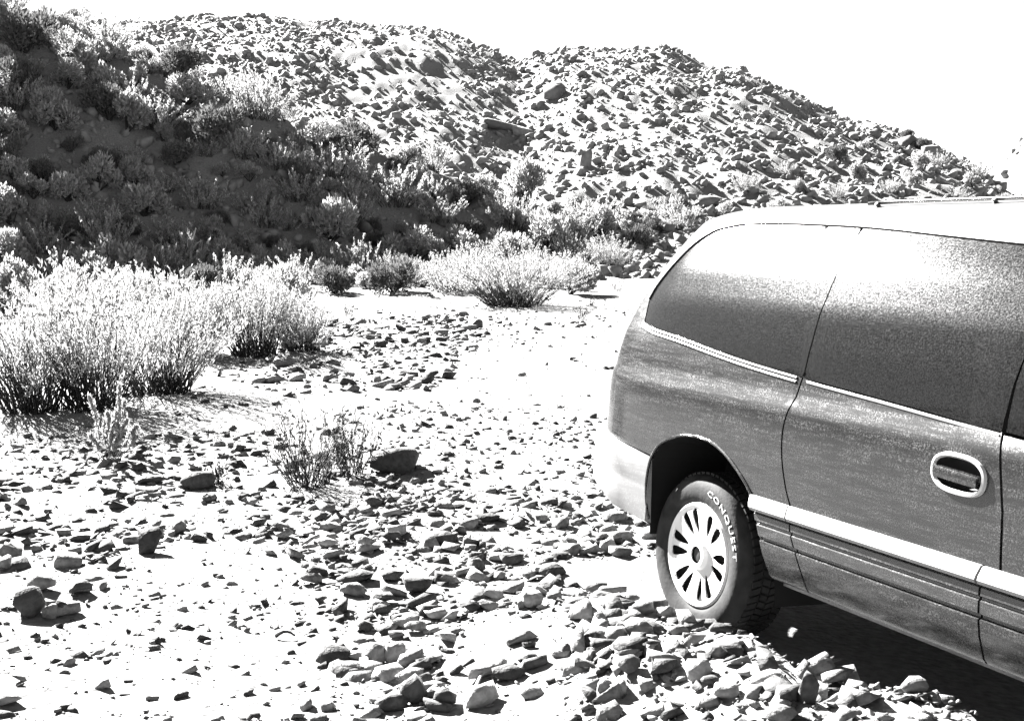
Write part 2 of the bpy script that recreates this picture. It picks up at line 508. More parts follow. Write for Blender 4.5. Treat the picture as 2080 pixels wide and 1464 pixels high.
# the stones that show largest become objects of their own
app = alls / np.maximum(np.hypot(allp[:, 0], allp[:, 1]), 1)
uu = allp[:, 0] / allp[:, 1]
vis = (np.abs(uu) < 0.42) & (allp[:, 1] > 3.9)
order = np.argsort(-np.where(vis, app, 0))
N_IND = 255
pick = np.zeros(len(alls), bool); pick[order[:N_IND]] = True

rock_mesh = {}
def rock_me(k, mat):
    key = (k, mat)
    if key not in rock_mesh:
        Vv, Ff = ROCKV[k]
        rock_mesh[key] = mesh_np('rock', Vv, Ff, M[mat])
    return rock_mesh[key]

def put_rock(name, me, x, y, s, rz, tilt=(0, 0), sink=0.12, sz=None):
    o = link(name, me)
    o.rotation_euler = (tilt[0], tilt[1], rz)
    o.scale = sz if sz else (s, s, s)
    zs = [gz(x, y), gz(x + s * .25, y), gz(x - s * .25, y), gz(x, y - s * .25)]
    o.location = (x, y, sum(zs) / 4 - sink * (sz[2] if sz else s * .5))
    return o

ZLAB = {
    'bank': 'stone in the rubble bank beside the van sill',
    'rubble': 'stone in the dense rubble in front of the rear wheel',
    'stony_flat': 'stone on the stony flat below the tall brush clump',
    'open_gravel': 'stone on the open pale gravel',
    'gravel_rise': 'stone on the gravel rise behind the twiggy shrub',
    'stone_patch': 'stone in the patch of dark stones beside the sandy track',
    'track_edge': 'stone at the edge of the sandy track under the round shrub',
    'slope_foot': 'stone on pale ground at the foot of the shaded slope',
    'elsewhere': 'stone on the sandy open ground',
}
for j in order[:N_IND]:
    zn = ZONES[allz[j]][0]
    x, y = allp[j]
    kind = int(RNG.integers(14)); mt = ['stone', 'dark', 'dark', 'stone', 'pale'][int(RNG.integers(5))]
    o = put_rock('rock', rock_me(kind, mt), x, y, alls[j] * 1.1, RNG.uniform(0, 6.28), (RNG.normal(0, .2), RNG.normal(0, .2)))
    thick = np.ptp(ROCKV[kind][0][:, 2])
    form = 'thin slab-like' if thick < .28 else ('chunky' if thick > .4 else 'low')
    tint = {'stone': 'grey', 'dark': 'dark', 'pale': 'pale'}[mt]
    size = 'small ' if alls[j] < .075 else ''
    tag(o, f'{size}{form} {tint} {ZLAB[zn]}', 'rock', f'{size}{form} {tint} stones: ' + zn.replace('_', ' '))
rest = ~pick
g = link('gravel', scatter_mesh('gravel', allp[rest], alls[rest], PEB, [M['stone'], M['dark'], M['dark'], M['stone'], M['pale']], seed=5))
tag(g, 'loose small stones strewn over the desert floor', 'gravel', kind='stuff')

# single large stones one can point at: pixel of the foot, width px, height px, label
HERO = [
    (297, 1130, 52, 54, .1, 'dark upright boulder standing alone on the stony flat', 'dark'),
    (52, 1258, 62, 60, .4, 'large dark block beside a pale rounded stone', 'dark'),
    (98, 1262, 32, 30, .9, 'pale rounded stone leaning on a large dark block', 'pale'),
    (118, 1258, 30, 34, 2.1, 'dark wedge stone behind the pale rounded stone', 'dark'),
    (78, 1205, 60, 36, .2, 'broad dark stone behind the large dark block', 'stone'),
    (160, 1215, 46, 26, 1.2, 'dark low slab lying on the open gravel near the large block', 'dark'),
    (893, 1110, 66, 26, .05, 'long dark rectangular slab lying flat in the rubble', 'dark'),
    (402, 995, 66, 34, .1, 'dark angular slab with a flat top on the stony flat', 'dark'),
    (300, 985, 58, 16, .1, 'thin flat dark stone beside the angular slab', 'dark'),
    (800, 965, 105, 52, .2, 'big dark rock at the foot of the twiggy shrub', 'dark'),
    (842, 1436, 62, 58, .3, 'big dark block with a rough top at the near edge of the rubble', 'dark'),
    (905, 1440, 58, 36, .8, 'low dark stone touching the big rough-topped block', 'dark'),
    (760, 1352, 54, 44, .2, 'dark stone, one half of a close pair', 'stone'),
    (802, 1350, 46, 42, 1.1, 'slightly smaller stone, other half of a close pair', 'stone'),
    (672, 1352, 76, 36, .0, 'low dark humped stone on the edge of the open gravel', 'dark'),
    (1032, 1388, 72, 28, .15, 'long straight-edged slab near the bleached twig', 'dark'),
    (1150, 1338, 30, 34, .4, 'smooth round dark stone between the rubble and the bank', 'dark'),
    (1080, 1425, 52, 26, .2, 'flat stone with a notched edge in the near rubble', 'stone'),
    (985, 1070, 60, 20, .05, 'dark flat slab on the far side of the rubble', 'dark'),
    (966, 1165, 40, 30, .5, 'squat dark stone in the middle of the rubble', 'dark'),
    (720, 1190, 80, 24, .1, 'long low dark stone on the edge of the open gravel', 'dark'),
    (715, 1215, 52, 26, .1, 'blocky stone in front of a long low one', 'stone'),
    (1120, 1175, 60, 24, .2, 'dark stone with a sloping top close to the tyre', 'dark'),
    (1080, 1240, 50, 34, .2, 'blocky dark stone with a jagged side in the rubble', 'stone'),
    (845, 1215, 66, 36, .3, 'arched dark stone in the rubble', 'dark'),
    (970, 668, 22, 20, .2, 'dark upright stone at the tip of the stone patch by the track', 'dark'),
    (1280, 1375, 64, 52, .3, 'dark hollow-sided rock in the rubble bank', 'dark'),
    (1640, 1432, 60, 84, .5, 'tall tilted dark slab standing in the rubble bank', 'dark'),
    (1300, 1300, 96, 50, .1, 'wide dark rock high on the rubble bank', 'stone'),
    (1560, 1400, 90, 40, .2, 'long pale rock lying on the rubble bank', 'pale'),
    (1420, 1390, 80, 56, .8, 'large pale block in the rubble bank under the wheel', 'pale'),
    (1480, 1425, 76, 44, .1, 'dark flat block below the pale one in the rubble bank', 'stone'),
    (1860, 1412, 78, 44, .2, 'pale rock at the end of the rubble bank beneath the sill', 'pale'),
    (1230, 1420, 52, 40, .2, 'rounded pale stone at the near edge of the bank', 'pale'),
]
hero_seed = 400
for (u, v, w, h, rz, lab, mt) in HERO:
    x, y, d = at(u, v)
    f_ = .72 if 'bank' in lab else 1.0
    s = w * d / FPX * f_; hz = h * d / FPX * f_
    hero_seed += 1
    Vv, Ff = hull_rock(hero_seed, (1, .8, .9), 20, .8)
    Vv = Vv / (Vv.max(0) - Vv.min(0))
    Vv[:, 2] -= Vv[:, 2].min()
    me = mesh_np('rock', Vv, Ff, M[mt])
    o = link('rock', me)
    o.scale = (s, s * .75, hz * 1.12)
    o.rotation_euler = (0, 0, rz * .5)
    o.location = (x, y + s * .3, gz(x, y + s * .3) - hz * .1)
    tag(o, lab, 'rock')

# ------------------------------------------------------------------ hill boulders
def face_t(x, y): return spur(x, y, True)

def hill_spots(n, r):
    m = n * 6
    yb = r.uniform(22, 70, m); ub = r.uniform(-.5, .62, m); xb = ub * yb
    ok = r.uniform(size=m) < np.clip(yb / 70 + .25 + .5 * (yb < 34), 0, 1)
    cd = np.interp(ub, HC_U, HC_D)
    ok &= (yb < cd + 2.5) & ((yb > 27) | (spur(xb, yb) > .2))
    ok &= ~((spur(xb, yb) > .3) & (yb < 40) & (r.uniform(size=m) < .25))
    k = vnoise(xb * .14, yb * .14, 31) + .5
    ok &= r.uniform(size=m) < .75 + .4 * k
    ok &= ~((np.abs(ub + .09) < .045) & (yb > 46) & (yb < 56) & (r.uniform(size=m) < .55))   # barer scar
    i = np.nonzero(ok)[0][:n]
    return np.stack([xb[i], yb[i]], 1)

hs = hill_spots(27000, RNG)
hsz = 0.09 + 0.32 * RNG.uniform(size=len(hs)) ** 3.2
capp = hsz / hs[:, 1]
inview = np.abs(hs[:, 0] / hs[:, 1]) < .42
ho = np.argsort(-np.where(inview, capp, 0))
N_B = 285
bm_cache = [mesh_np('boulder', v, f, M['hillrock']) for v, f in BOULV]
for j in ho[:N_B]:
    x, y = hs[j]
    o = put_rock('boulder', bm_cache[int(RNG.integers(12))], x, y, hsz[j], RNG.uniform(0, 6.28), (RNG.normal(0, .2), RNG.normal(0, .2)), 0.3)
    ub = x / y
    cd = np.interp(ub, HC_U, HC_D)
    big = 'large ' if hsz[j] > .36 else ''
    if face_t(np.array([x]), np.array([y]))[0] > .02 and y < 40: tag(o, big + 'boulder among sagebrush on the shaded steep slope', 'boulder', big + 'boulders on the shaded slope')
    elif y > cd - 3.5: tag(o, big + 'dark boulder on the skyline crest of the rocky hill', 'boulder', big + 'boulders along the hill crest')
    elif y > cd - 16: tag(o, big + 'dark boulder on the sunlit upper hillside', 'boulder', big + 'boulders on the upper hillside')
    else: tag(o, big + 'dark boulder on the sunlit lower hillside above the brush', 'boulder', big + 'boulders on the lower hillside')
restb = np.ones(len(hs), bool); restb[ho[:N_B]] = False
fr = np.stack([RNG.normal(92, 18, 420), RNG.normal(176, 12, 420)], 1)           # rubble on the farther ridge
hs = np.concatenate([hs, fr]); hsz = np.concatenate([hsz, RNG.uniform(.6, 2.2, 420)]); restb = np.concatenate([restb, np.ones(420, bool)])
g = link('scree', scatter_mesh('scree', hs[restb], hsz[restb], BOULV, [M['hillrock']], tilt=.35, sink=.75, seed=9))
tag(g, 'countless smaller boulders strewn over the hillside', 'scree', kind='stuff')

BIGB = [(1190, 345, 40, 66, 'tall dark boulder standing on the bare middle hillside'),
        (1010, 275, 110, 26, 'long dark rock lying slantwise across the middle hillside'),
        (1060, 285, 70, 40, 'hunched dark boulder beside the long slanting rock'),
        (1130, 205, 70, 42, 'dark rock outcrop just under the saddle'),
        (1850, 300, 56, 40, 'massive dark outcrop block on the descending crest'),
        (1895, 322, 50, 38, 'dark outcrop block next to the massive one on the crest'),
        (1780, 282, 40, 24, 'blocky boulder on the crest above the outcrop'),
        (1560, 192, 36, 22, 'dark boulder sticking up from the rounded crest'),
        (1440, 425, 70, 36, 'broad dark rock just behind the van roof'),
        (1820, 395, 60, 34, 'dark rock among scrub just above the van roof'),
        (1950, 362, 40, 28, 'dark block low on the falling crest'),
        (1090, 118, 26, 22, 'small dark knob of rock in the saddle')]
for k, (u, v, w, h, lab) in enumerate(BIGB):
    x, y, d = at(u, v)
    s = w * d / FPX; hz = h * d / FPX
    Vv, Ff = hull_rock(500 + k, (1, .8, .9), 16, .7)
    Vv = Vv / (Vv.max(0) - Vv.min(0)); Vv[:, 2] -= Vv[:, 2].min()
    o = link('boulder', mesh_np('boulder', Vv, Ff, M['hillrock']))
    o.scale = (s * .72, s * .5, hz * .8)
    o.rotation_euler = (0, 0.2 if w > 2.5 * h else 0, .2 - .1 * (k % 4))
    o.location = (x, y + s * .25, gz(x, y + s * .25) - hz * .25)
    tag(o, lab, 'boulder')

# ------------------------------------------------------------------ shrubs
def tri_tube(path, r0, r1):
    """three-sided tapered stem along path (n,3)."""
    P = np.asarray(path); n = len(P)
    rad = np.linspace(r0, r1, n)
    T = np.gradient(P, axis=0); T /= np.linalg.norm(T, axis=1)[:, None] + 1e-9
    ref = np.array([0.3, 0.9, 0.1]); A = np.cross(T, ref); A /= np.linalg.norm(A, axis=1)[:, None] + 1e-9
    B = np.cross(T, A)
    V = []
    for k in range(3):
        a = k * 2.0944
        V.append(P + rad[:, None] * (np.cos(a) * A + np.sin(a) * B))
    V = np.stack(V, 1).reshape(-1, 3)
    F = []
    for s in range(n - 1):
        for k in range(3):
            a = s * 3 + k; b = s * 3 + (k + 1) % 3
            F.append((a, b, b + 3, a + 3))
    return V, np.array(F)

def leaves_mesh(name, C, D, L, W, mat, r):
    """pointed leaf (two triangles as one quad) at each centre C along direction D."""
    n = len(C)
    D = D / (np.linalg.norm(D, axis=1)[:, None] + 1e-9)
    S = np.cross(D, r.normal(size=(n, 3))); S /= np.linalg.norm(S, axis=1)[:, None] + 1e-9
    L = np.broadcast_to(L, (n,))[:, None]; W = np.broadcast_to(W, (n,))[:, None]
    V = np.stack([C - D * L * .5, C + S * W * .5, C + D * L * .5, C - S * W * .5], 1).reshape(-1, 3)
    F = np.arange(4 * n).reshape(n, 4)
    return mesh_np(name, V, F, mat)

def upright_brush(seed, h, spread, n_stem, n_leaf, leaf_from=.35, leaf=.03, lean=0.0, flop=.5, top=1.0):
    """rabbitbrush: many slender stems fanning out of one root, narrow leaves up the stems, plumed tips."""
    r = np.random.default_rng(seed)
    Vs, Fs, b = [], [], 0
    C, D = [], []
    for k in range(n_stem):
        a = r.uniform(0, 6.283); o = r.uniform(0, 1) ** .6
        hh = h * r.choice([r.uniform(.4, .8), r.uniform(.75, 1.08)]) * (1 - .30 * o)
        base = np.array([np.cos(a), np.sin(a), 0]) * o * spread * .35
        out = np.array([np.cos(a), np.sin(a), 0]) * o * spread * flop + np.array([lean, 0, 0])
        t = np.linspace(0, 1, 7)[:, None]
        wig = np.cumsum(r.normal(0, .026, (7, 3)), 0) * h
        wig[0] = 0; wig[:, 2] *= .3
        P = base + out * t ** 1.4 + np.array([0, 0, 1]) * hh * t + wig
        V, F = tri_tube(P, .0045 * h + .001, .0012)
        Vs.append(V); Fs.append(F + b); b += len(V)
        m = max(1, int(n_leaf / n_stem))
        tt = leaf_from + (1 - leaf_from) * r.uniform(0, 1, m) ** .75 * top
        idx = np.clip(tt * 6, 0, 5.999); i0 = idx.astype(int); fr = (idx - i0)[:, None]
        c = P[i0] * (1 - fr) + P[i0 + 1] * fr
        c = c + r.normal(0, .013 * h, (m, 3))
        d = np.array([0, 0, 1.0]) + r.normal(0, .55, (m, 3)) + out * .6
        C.append(c); D.append(d)
    C = np.concatenate(C); D = np.concatenate(D)
    return (Vs, Fs), C, D, r

def brush_thing(name, seed, x, y, h, spread, n_stem, n_leaf, label, mat='leaf', group=None, leafL=.045, leafW=.010, **kw):
    (Vs, Fs), C, D, r = upright_brush(seed, h, spread, n_stem, n_leaf, **kw)
    root = empty(name, (x, y, gz(x, y) - .01))
    tag(root, label, 'shrub', group)
    link('stems', mesh_np('stems', np.concatenate(Vs), np.concatenate(Fs), M['stem']), root)
    if n_leaf:
        link('foliage', leaves_mesh('foliage', C, D, r.uniform(.6, 1.4, len(C)) * leafL, r.uniform(.7, 1.4, len(C)) * leafW, M[mat], r), root)
    return root

def brush_at(name, seed, u, v, hpx, wpx, n_stem, n_leaf, label, **kw):
    x, y, d = at(u, v)
    return brush_thing(name, seed, x, y, hpx * d / FPX, wpx * d / FPX * .62, n_stem, n_leaf, label, **kw)

BR = 'tall brush in the clump on the flat'
brush_at('rabbitbrush', 1, 70, 835, 305, 280, 170, 5600, 'tall pale brush in the big clump, farthest from the van', leaf_from=.46, flop=.75)
brush_at('rabbitbrush', 2, 195, 832, 290, 250, 160, 5600, 'tall pale brush in the middle of the big clump', leaf_from=.46, flop=.75)
brush_at('rabbitbrush', 3, 330, 800, 270, 270, 180, 6400, 'wide pale brush casting a long streaky shadow on gravel', leaf_from=.46, flop=.75)
brush_at('rabbitbrush', 4, 400, 720, 170, 160, 160, 8000, 'pale brush tucked between the big clump and the dark-based one', leaf_from=.25)
brush_at('rabbitbrush', 5, 520, 722, 205, 210, 180, 6400, 'upright brush with a dark base beside the stone patch', leaf_from=.45)
brush_at('rabbitbrush', 6, 610, 712, 120, 150, 160, 6000, 'low dark brush at the edge of the stone patch', mat='sage', leaf_from=.3)
brush_at('rabbitbrush', 7, 1045, 622, 145, 250, 380, 13000, 'rounded pale-topped brush with a dark base beside the sandy track', leaf_from=.58, flop=.8)
brush_at('rabbitbrush', 8, 905, 585, 80, 150, 180, 8000, 'low pale brush next to the rounded brush by the track', leaf_from=.3)
brush_at('rabbitbrush', 9, 800, 575, 70, 130, 160, 7000, 'low pale brush at the foot of the shaded slope', leaf_from=.3)
brush_at('rabbitbrush', 10, 1235, 548, 80, 120, 140, 6000, 'pale feathery brush just behind the van tail', leaf_from=.25)
brush_at('rabbitbrush', 11, 1165, 540, 70, 110, 140, 6000, 'pale feathery brush behind the rounded brush', leaf_from=.25)
brush_at('sapling', 12, 222, 935, 165, 90, 14, 2600, 'slender sapling-like plant with a bare forked stem and feathery top', leaf_from=.42, flop=.45)
brush_at('twiggy_shrub', 13, 625, 985, 200, 190, 80, 900, 'twiggy shrub of thin bare stems fanning from stony ground', mat='stem', leaf_from=.15, flop=.75, leafW=.006)
brush_at('twiggy_shrub', 14, 715, 965, 165, 130, 50, 600, 'smaller twiggy shrub beside the big dark rock', mat='stem', leaf_from=.15, flop=.7, leafW=.006)
for k, (u, v, hp, lab) in enumerate([(705, 640, 34, 'small dry tuft on pale ground above the stone patch'), (880, 660, 30, 'thin dry tuft among the stone patch top'),
                                     (1180, 650, 34, 'tiny dry tuft on the sandy track near the van tail'), (1200, 622, 30, 'tiny dry tuft on the sand behind the van'),
                                     (440, 985, 60, 'thin dry weed sprig beside the dark angular slab'), (1255, 590, 40, 'small dry tuft close behind the van bumper')]):
    brush_at('dry_tuft', 40 + k, u, v, hp, hp * 1.2, 22, 120, lab, mat='stem', leaf_from=.2, flop=.7)

def puff(seed, n_leaf, lumps, flat=.62):
    """rounded sagebrush: lumpy crown of small leaves on a few crooked stems; unit width."""
    r = np.random.default_rng(seed)
    c0 = r.normal(size=(lumps, 3)); c0 /= np.linalg.norm(c0, axis=1)[:, None]; c0[:, 2] = np.abs(c0[:, 2]) * .9
    c0 *= np.array([.30, .30, flat * .55]) * r.uniform(.6, 1.1, (lumps, 1)); c0[:, 2] += .16
    rad = r.uniform(.11, .2, lumps)
    k = r.integers(lumps, size=n_leaf)
    d = r.normal(size=(n_leaf, 3)); d /= np.linalg.norm(d, axis=1)[:, None]
    C = c0[k] + d * rad[k][:, None] * r.uniform(.55, 1.05, (n_leaf, 1))
    C[:, 2] = np.maximum(C[:, 2], .02)
    D = d + np.array([0, 0, .9]) + r.normal(0, .4, (n_leaf, 3))
    Vs, Fs, b = [], [], 0
    for q in c0:
        t = np.linspace(0, 1, 5)[:, None]
        P = q * t + r.normal(0, .015, (5, 3)) * t
        V, F = tri_tube(P, .018, .006)
        Vs.append(V); Fs.append(F + b); b += len(V)
    return C, D, np.concatenate(Vs), np.concatenate(Fs), r

PUFF = []
for k in range(7):
    C, D, SV, SF, r = puff(600 + k, 2600, int(6 + k))
    fm = leaves_mesh('foliage', C, D, r.uniform(.04, .085, len(C)), r.uniform(.018, .034, len(C)), M[('leaf', 'darkleaf', 'sage')[k % 3]], r)
    sm = mesh_np('stems', SV, SF, M['stem'])
    PUFF.append((fm, sm))

for k in range(4):
    (Vs, Fs), C, D, r = upright_brush(660 + k, .72, .62, 60, 2200, leaf_from=.3, flop=.55 + .12 * k)
    PUFF.append((leaves_mesh('foliage', C, D, r.uniform(.035, .08, len(C)), r.uniform(.014, .026, len(C)), M['leaf'], r),
                 mesh_np('stems', np.concatenate(Vs), np.concatenate(Fs), M['stem'])))

def put_puff(x, y, w, k, label, group, hk=1.0):
    root = empty('sagebrush', (x, y, gz(x, y) - .03))
    look = ('large ' if w > 1.25 else 'small ' if w < .95 else '') + ('tall ' if hk > 1.12 else 'squat ' if hk < 1.0 else '') + ('feathery ' if k > 6 else ('pale-leaved ', 'dark-leaved ', 'grey-leaved ')[k % 3])
    label, group = look + label, look + group
    root.scale = (w, w, w * hk)
    root.rotation_euler = (0, 0, (x * 7.3 + y * 3.1) % 6.28)
    tag(root, label, 'shrub', group)
    link('foliage', PUFF[k][0], root); link('stems', PUFF[k][1], root)
    return root

def scatter_puffs(n, test, wr, label, group, r, mind=.55):
    y = r.uniform(17, 62, 30000); x = r.uniform(-.46, .46, 30000) * y
    ok = test(x, y)
    x, y = x[ok], y[ok]
    got = np.zeros((0, 3))
    for a, b in zip(x, y):
        if len(got) >= n: break
        w = r.uniform(*wr)
        if len(got) and (((got[:, 0] - a) ** 2 + (got[:, 1] - b) ** 2) < ((w + got[:, 2]) * mind) ** 2).any(): continue
        got = np.vstack([got, (a, b, w)])
    for a, b, w in got:
        put_puff(a, b, w, int(r.integers(11)), label, group, r.uniform(.85, 1.3))
    return got

def face_t(x, y): return spur(x, y, True)
scatter_puffs(150, lambda x, y: (face_t(x, y) > .55) & (face_t(x, y) < 1.08) & (y < 42) & (x / y > -.44), (.55, 1.9),
              'sagebrush with sunlit crown high on the shaded steep slope', 'sagebrush high on the shaded slope', RNG, .31)
scatter_puffs(150, lambda x, y: (face_t(x, y) > .03) & (face_t(x, y) < .55) & (y < 42) & (x / y > -.44), (.55, 2.0),
              'sagebrush with sunlit crown low on the shaded steep slope', 'sagebrush low on the shaded slope', RNG, .29)
scatter_puffs(36, lambda x, y: (y > 23.5) & (y < 28.5) & (spur(x, y) < .3) & (x / y > -.32) & (x / y < .05), (.7, 1.5),
              'sagebrush in the brush belt at the foot of the slopes', 'sagebrush in the brush belt', RNG, .45)
scatter_puffs(46, lambda x, y: (y > 31) & (spur(x, y) < .1) & (y < np.interp(x / y, HC_U, HC_D) - 2), (.5, 1.1),
              'shrub among boulders on the sunlit hillside', 'shrubs on the sunlit hillside', RNG, .9)
scatter_puffs(26, lambda x, y: (y > 17) & (y < 23) & (x / y > -.46) & (x / y < -.17), (.7, 1.3),
              'shrub on the rise behind the tall brush clump', 'shrubs on the rise behind the clump', RNG, .5)

# pale dead branch standing in the brush
def tube_mesh(name, path, r0, r1, mat, seg=8):
    P = np.asarray(path, float); n = len(P)
    rad = np.linspace(r0, r1, n)
    T = np.gradient(P, axis=0); T /= np.linalg.norm(T, axis=1)[:, None] + 1e-9
    ref = np.array([0.13, 0.2, 0.97]) if abs(T[0][2]) < .8 else np.array([1, .1, 0.])
    A = np.cross(T, ref); A /= np.linalg.norm(A, axis=1)[:, None]; B = np.cross(T, A)
    ang = np.arange(seg) * 2 * math.pi / seg
    V = (P[:, None, :] + rad[:, None, None] * (np.cos(ang)[None, :, None] * A[:, None, :] + np.sin(ang)[None, :, None] * B[:, None, :])).reshape(-1, 3)
    F = []
    for s in range(n - 1):
        for k in range(seg):
            a = s * seg + k; b = s * seg + (k + 1) % seg
            F.append((a, b, b + seg, a + seg))
    F.append(tuple(range(seg))[::-1]); F.append(tuple((n - 1) * seg + k for k in range(seg)))
    return mesh_np(name, V, F, mat, True, 50)

x, y, d = at(385, 575)
L = 110 * d / FPX
root = empty('dead_branch', (x, y, gz(x, y)))
tag(root, 'bleached dead branch standing upright among the brush', 'branch')
link('limb', tube_mesh('limb', [(0, 0, -.05), (.03, 0, L * .4), (.06, .02, L * .75), (.15, 0, L)], .035, .014, M['deadwood']), root)
link('side_limb', tube_mesh('side_limb', [(.05, 0, L * .55), (.16, -.03, L * .72), (.3, -.04, L * .78)], .018, .006, M['deadwood']), root)
for (ua, va, ub, vb, lab) in [(960, 1424, 985, 1372, 'bleached forked twig lying by the long straight-edged slab'),
                              (720, 1185, 760, 1150, 'thin bleached twig lying across the rubble edge'),
                              (560, 1302, 600, 1298, 'short dark twig lying on the open gravel')]:
    xa, ya, _ = at(ua, va); xb, yb, _ = at(ub, vb)
    pts = [(xa + (xb - xa) * t, ya + (yb - ya) * t, gz(xa + (xb - xa) * t, ya + (yb - ya) * t) + .012 + .02 * math.sin(t * 3)) for t in np.linspace(0, 1, 6)]
    o = link('twig', tube_mesh('twig', pts, .008, .004, M['deadwood' if 'bleached' in lab else 'stem'], 6))
    tag(o, lab, 'twig')

# ------------------------------------------------------------------ the van
VM = Matrix(((vF.x, -vO.x, vZ.x, VAN_O.x), (vF.y, -vO.y, vZ.y, VAN_O.y), (vF.z, -vO.z, vZ.z, VAN_O.z), (0, 0, 0, 1)))
van = empty('minivan')
van.matrix_world = VM
tag(van, 'dusty dark minivan with paler bumper and cladding parked beside the rubble bank', 'van')

# body surface: half width as a function of (X forward from rear axle, Z up)
_z = np.array([.20, .36, .45, .55, .70, .85, .94, .972, 1.008, 1.05, 1.15, 1.30, 1.45, 1.60, 1.645, 1.67, 1.70, 1.73, 1.75, 1.757])
_y = np.array([.90, .942, .965, .974, .976, .975, .973, .969, .950, .945, .926, .873, .80, .712, .685, .655, .58, .45, .26, .0])
_zi = np.linspace(.20, 1.757, 700)
_yi = np.interp(_zi, _z, _y)
_k = np.exp(-np.linspace(-2, 2, 13) ** 2); _k /= _k.sum()
_ys = np.convolve(np.pad(_yi, 6, mode='edge'), _k, 'valid')
_w = smooth((1.69 - _zi) / .03)
_yi = _ys * _w + _yi * (1 - _w)
def Yb(z): return np.interp(z, _zi, _yi)
_xr_z = [.2, .70, .90, 1.05, 1.20, 1.40, 1.55, 1.64, 1.69, 1.72, 1.745, 1.757]
_xr_x = [-1.05, -1.08, -1.085, -1.075, -1.03, -.925, -.82, -.725, -.62, -.51, -.30, -.05]
X0, NEXP = -.30, 3.2
def Xrear(z): return np.interp(z, _xr_z, _xr_x)
def top_front(x): return np.interp(x, [1.55, 1.8, 2.0, 2.85, 3.3, 3.75, 3.95], [1.757, 1.74, 1.66, 1.12, 1.05, .93, .82])
def Ys(x, z):
    x = np.asarray(x, float); z = np.asarray(z, float)
    tf = top_front(x)
    zm = np.where(z > .6, .6 + (z - .6) * (1.757 - .6) / (tf - .6), z)
    y = Yb(np.minimum(zm, 1.757))
    a = np.maximum(X0 - Xrear(zm), .05)
    k = np.clip((X0 - x) / a, 0, 1)
    y = y * (1 - k ** NEXP) ** (1 / NEXP)
    kf = np.clip((x - 3.1) / .88, 0, 1)
    return y * (1 - kf ** 2.6) ** (1 / 2.6)

def pip(P, poly): return in_poly(np.asarray(P), poly)

def dense(poly, step, closed=True):
    out = []
    n = len(poly)
    for i in range(n if closed else n - 1):
        a = np.array(poly[i]); b = np.array(poly[(i + 1) % n])
        k = max(1, int(np.ceil(np.linalg.norm(b - a) / step)))
        for j in range(k): out.append(tuple(a + (b - a) * j / k))
    if not closed: out.append(tuple(poly[-1]))
    return out

def smooth_curve(pts, n=6):
    """Catmull-Rom through pts (open)."""
    P = np.array([pts[0]] + list(pts) + [pts[-1]], float)
    out = []
    for i in range(1, len(P) - 2):
        for j in range(n):
            t = j / n
            p0, p1, p2, p3 = P[i - 1], P[i], P[i + 1], P[i + 2]
            out.append(tuple(.5 * ((2 * p1) + (-p0 + p2) * t + (2 * p0 - 5 * p1 + 4 * p2 - p3) * t * t + (-p0 + 3 * p1 - 3 * p2 + p3) * t ** 3)))
    out.append(tuple(pts[-1]))
    return out

def panel(name, outline, mat, holes=(), off=0.0, parent=van, step=.035, depth=.014, sides=(1,), extra=None):
    """sheet cut to an outline in side view (X,Z), laid on the body surface, with turned-in edges."""
    out = dense(outline, step); hs = [dense(h, step) for h in holes]
    A = np.array(out); lo, hi = A.min(0), A.max(0)
    gxs = np.arange(lo[0] + step * .5, hi[0], step); gzs = np.arange(lo[1] + step * .5, hi[1], step)
    G = np.array([(a, b) for a in gxs for b in gzs])
    if len(G):
        keep = pip(G, out)
        for h in hs: keep &= ~pip(G, h)
        G = G[keep]
        B = np.concatenate([A] + [np.array(h) for h in hs])
        d = np.sqrt(((G[:, None, :] - B[None, :, :]) ** 2).sum(-1)).min(1)
        G = G[d > step * .45]
    verts = [Vector(p) for p in out]; edges = [(i, (i + 1) % len(out)) for i in range(len(out))]
    for h in hs:
        b = len(verts); verts += [Vector(p) for p in h]; edges += [(b + i, b + (i + 1) % len(h)) for i in range(len(h))]
    nb = len(verts)
    verts += [Vector(p) for p in G]
    v2, e2, f2, _, _, _ = delaunay_2d_cdt(verts, edges, [], 0, 1e-6)
    P = np.array([p[:] for p in v2])
    F = np.array([f for f in f2 if len(f) == 3])
    cen = P[F].mean(1)
    ok = pip(cen, out)
    for h in hs: ok &= ~pip(cen, h)
    F = F[ok]
    Yv = Ys(P[:, 0], P[:, 1]) + off
    if extra is not None: Yv = Yv + extra(P[:, 0], P[:, 1])
    V = np.stack([P[:, 0], -Yv, P[:, 1]], 1)                      # right-hand side of the van
    n = np.cross(V[F[:, 1]] - V[F[:, 0]], V[F[:, 2]] - V[F[:, 0]])
    fl = n[:, 1] > 0
    F[fl] = F[fl][:, ::-1]
    # turned-in rim
    cnt = {}
    for f in F:
        for a, b in ((f[0], f[1]), (f[1], f[2]), (f[2], f[0])):
            cnt[(a, b)] = 1
    bd = [(a, b) for (a, b) in cnt if (b, a) not in cnt]
    RV, RF = [], []
    base = len(V)
    for a, b in bd:
        RV += [V[a], V[b], V[b] + (0, depth, 0), V[a] + (0, depth, 0)]
        RF.append((base, base + 3, base + 2, base + 1)); base += 4
    VV = np.concatenate([V, np.array(RV)]) if RV else V
    faces = [tuple(int(q) for q in f) for f in F] + RF
    objs = []
    for sgn in sides:
        W = VV.copy()
        fs = faces
        if sgn < 0:
            W[:, 1] *= -1; fs = [f[::-1] for f in faces]
        objs.append(link(name, mesh_np(name, W, fs, mat, True, 55), parent))
    return objs[0] if len(objs) == 1 else objs

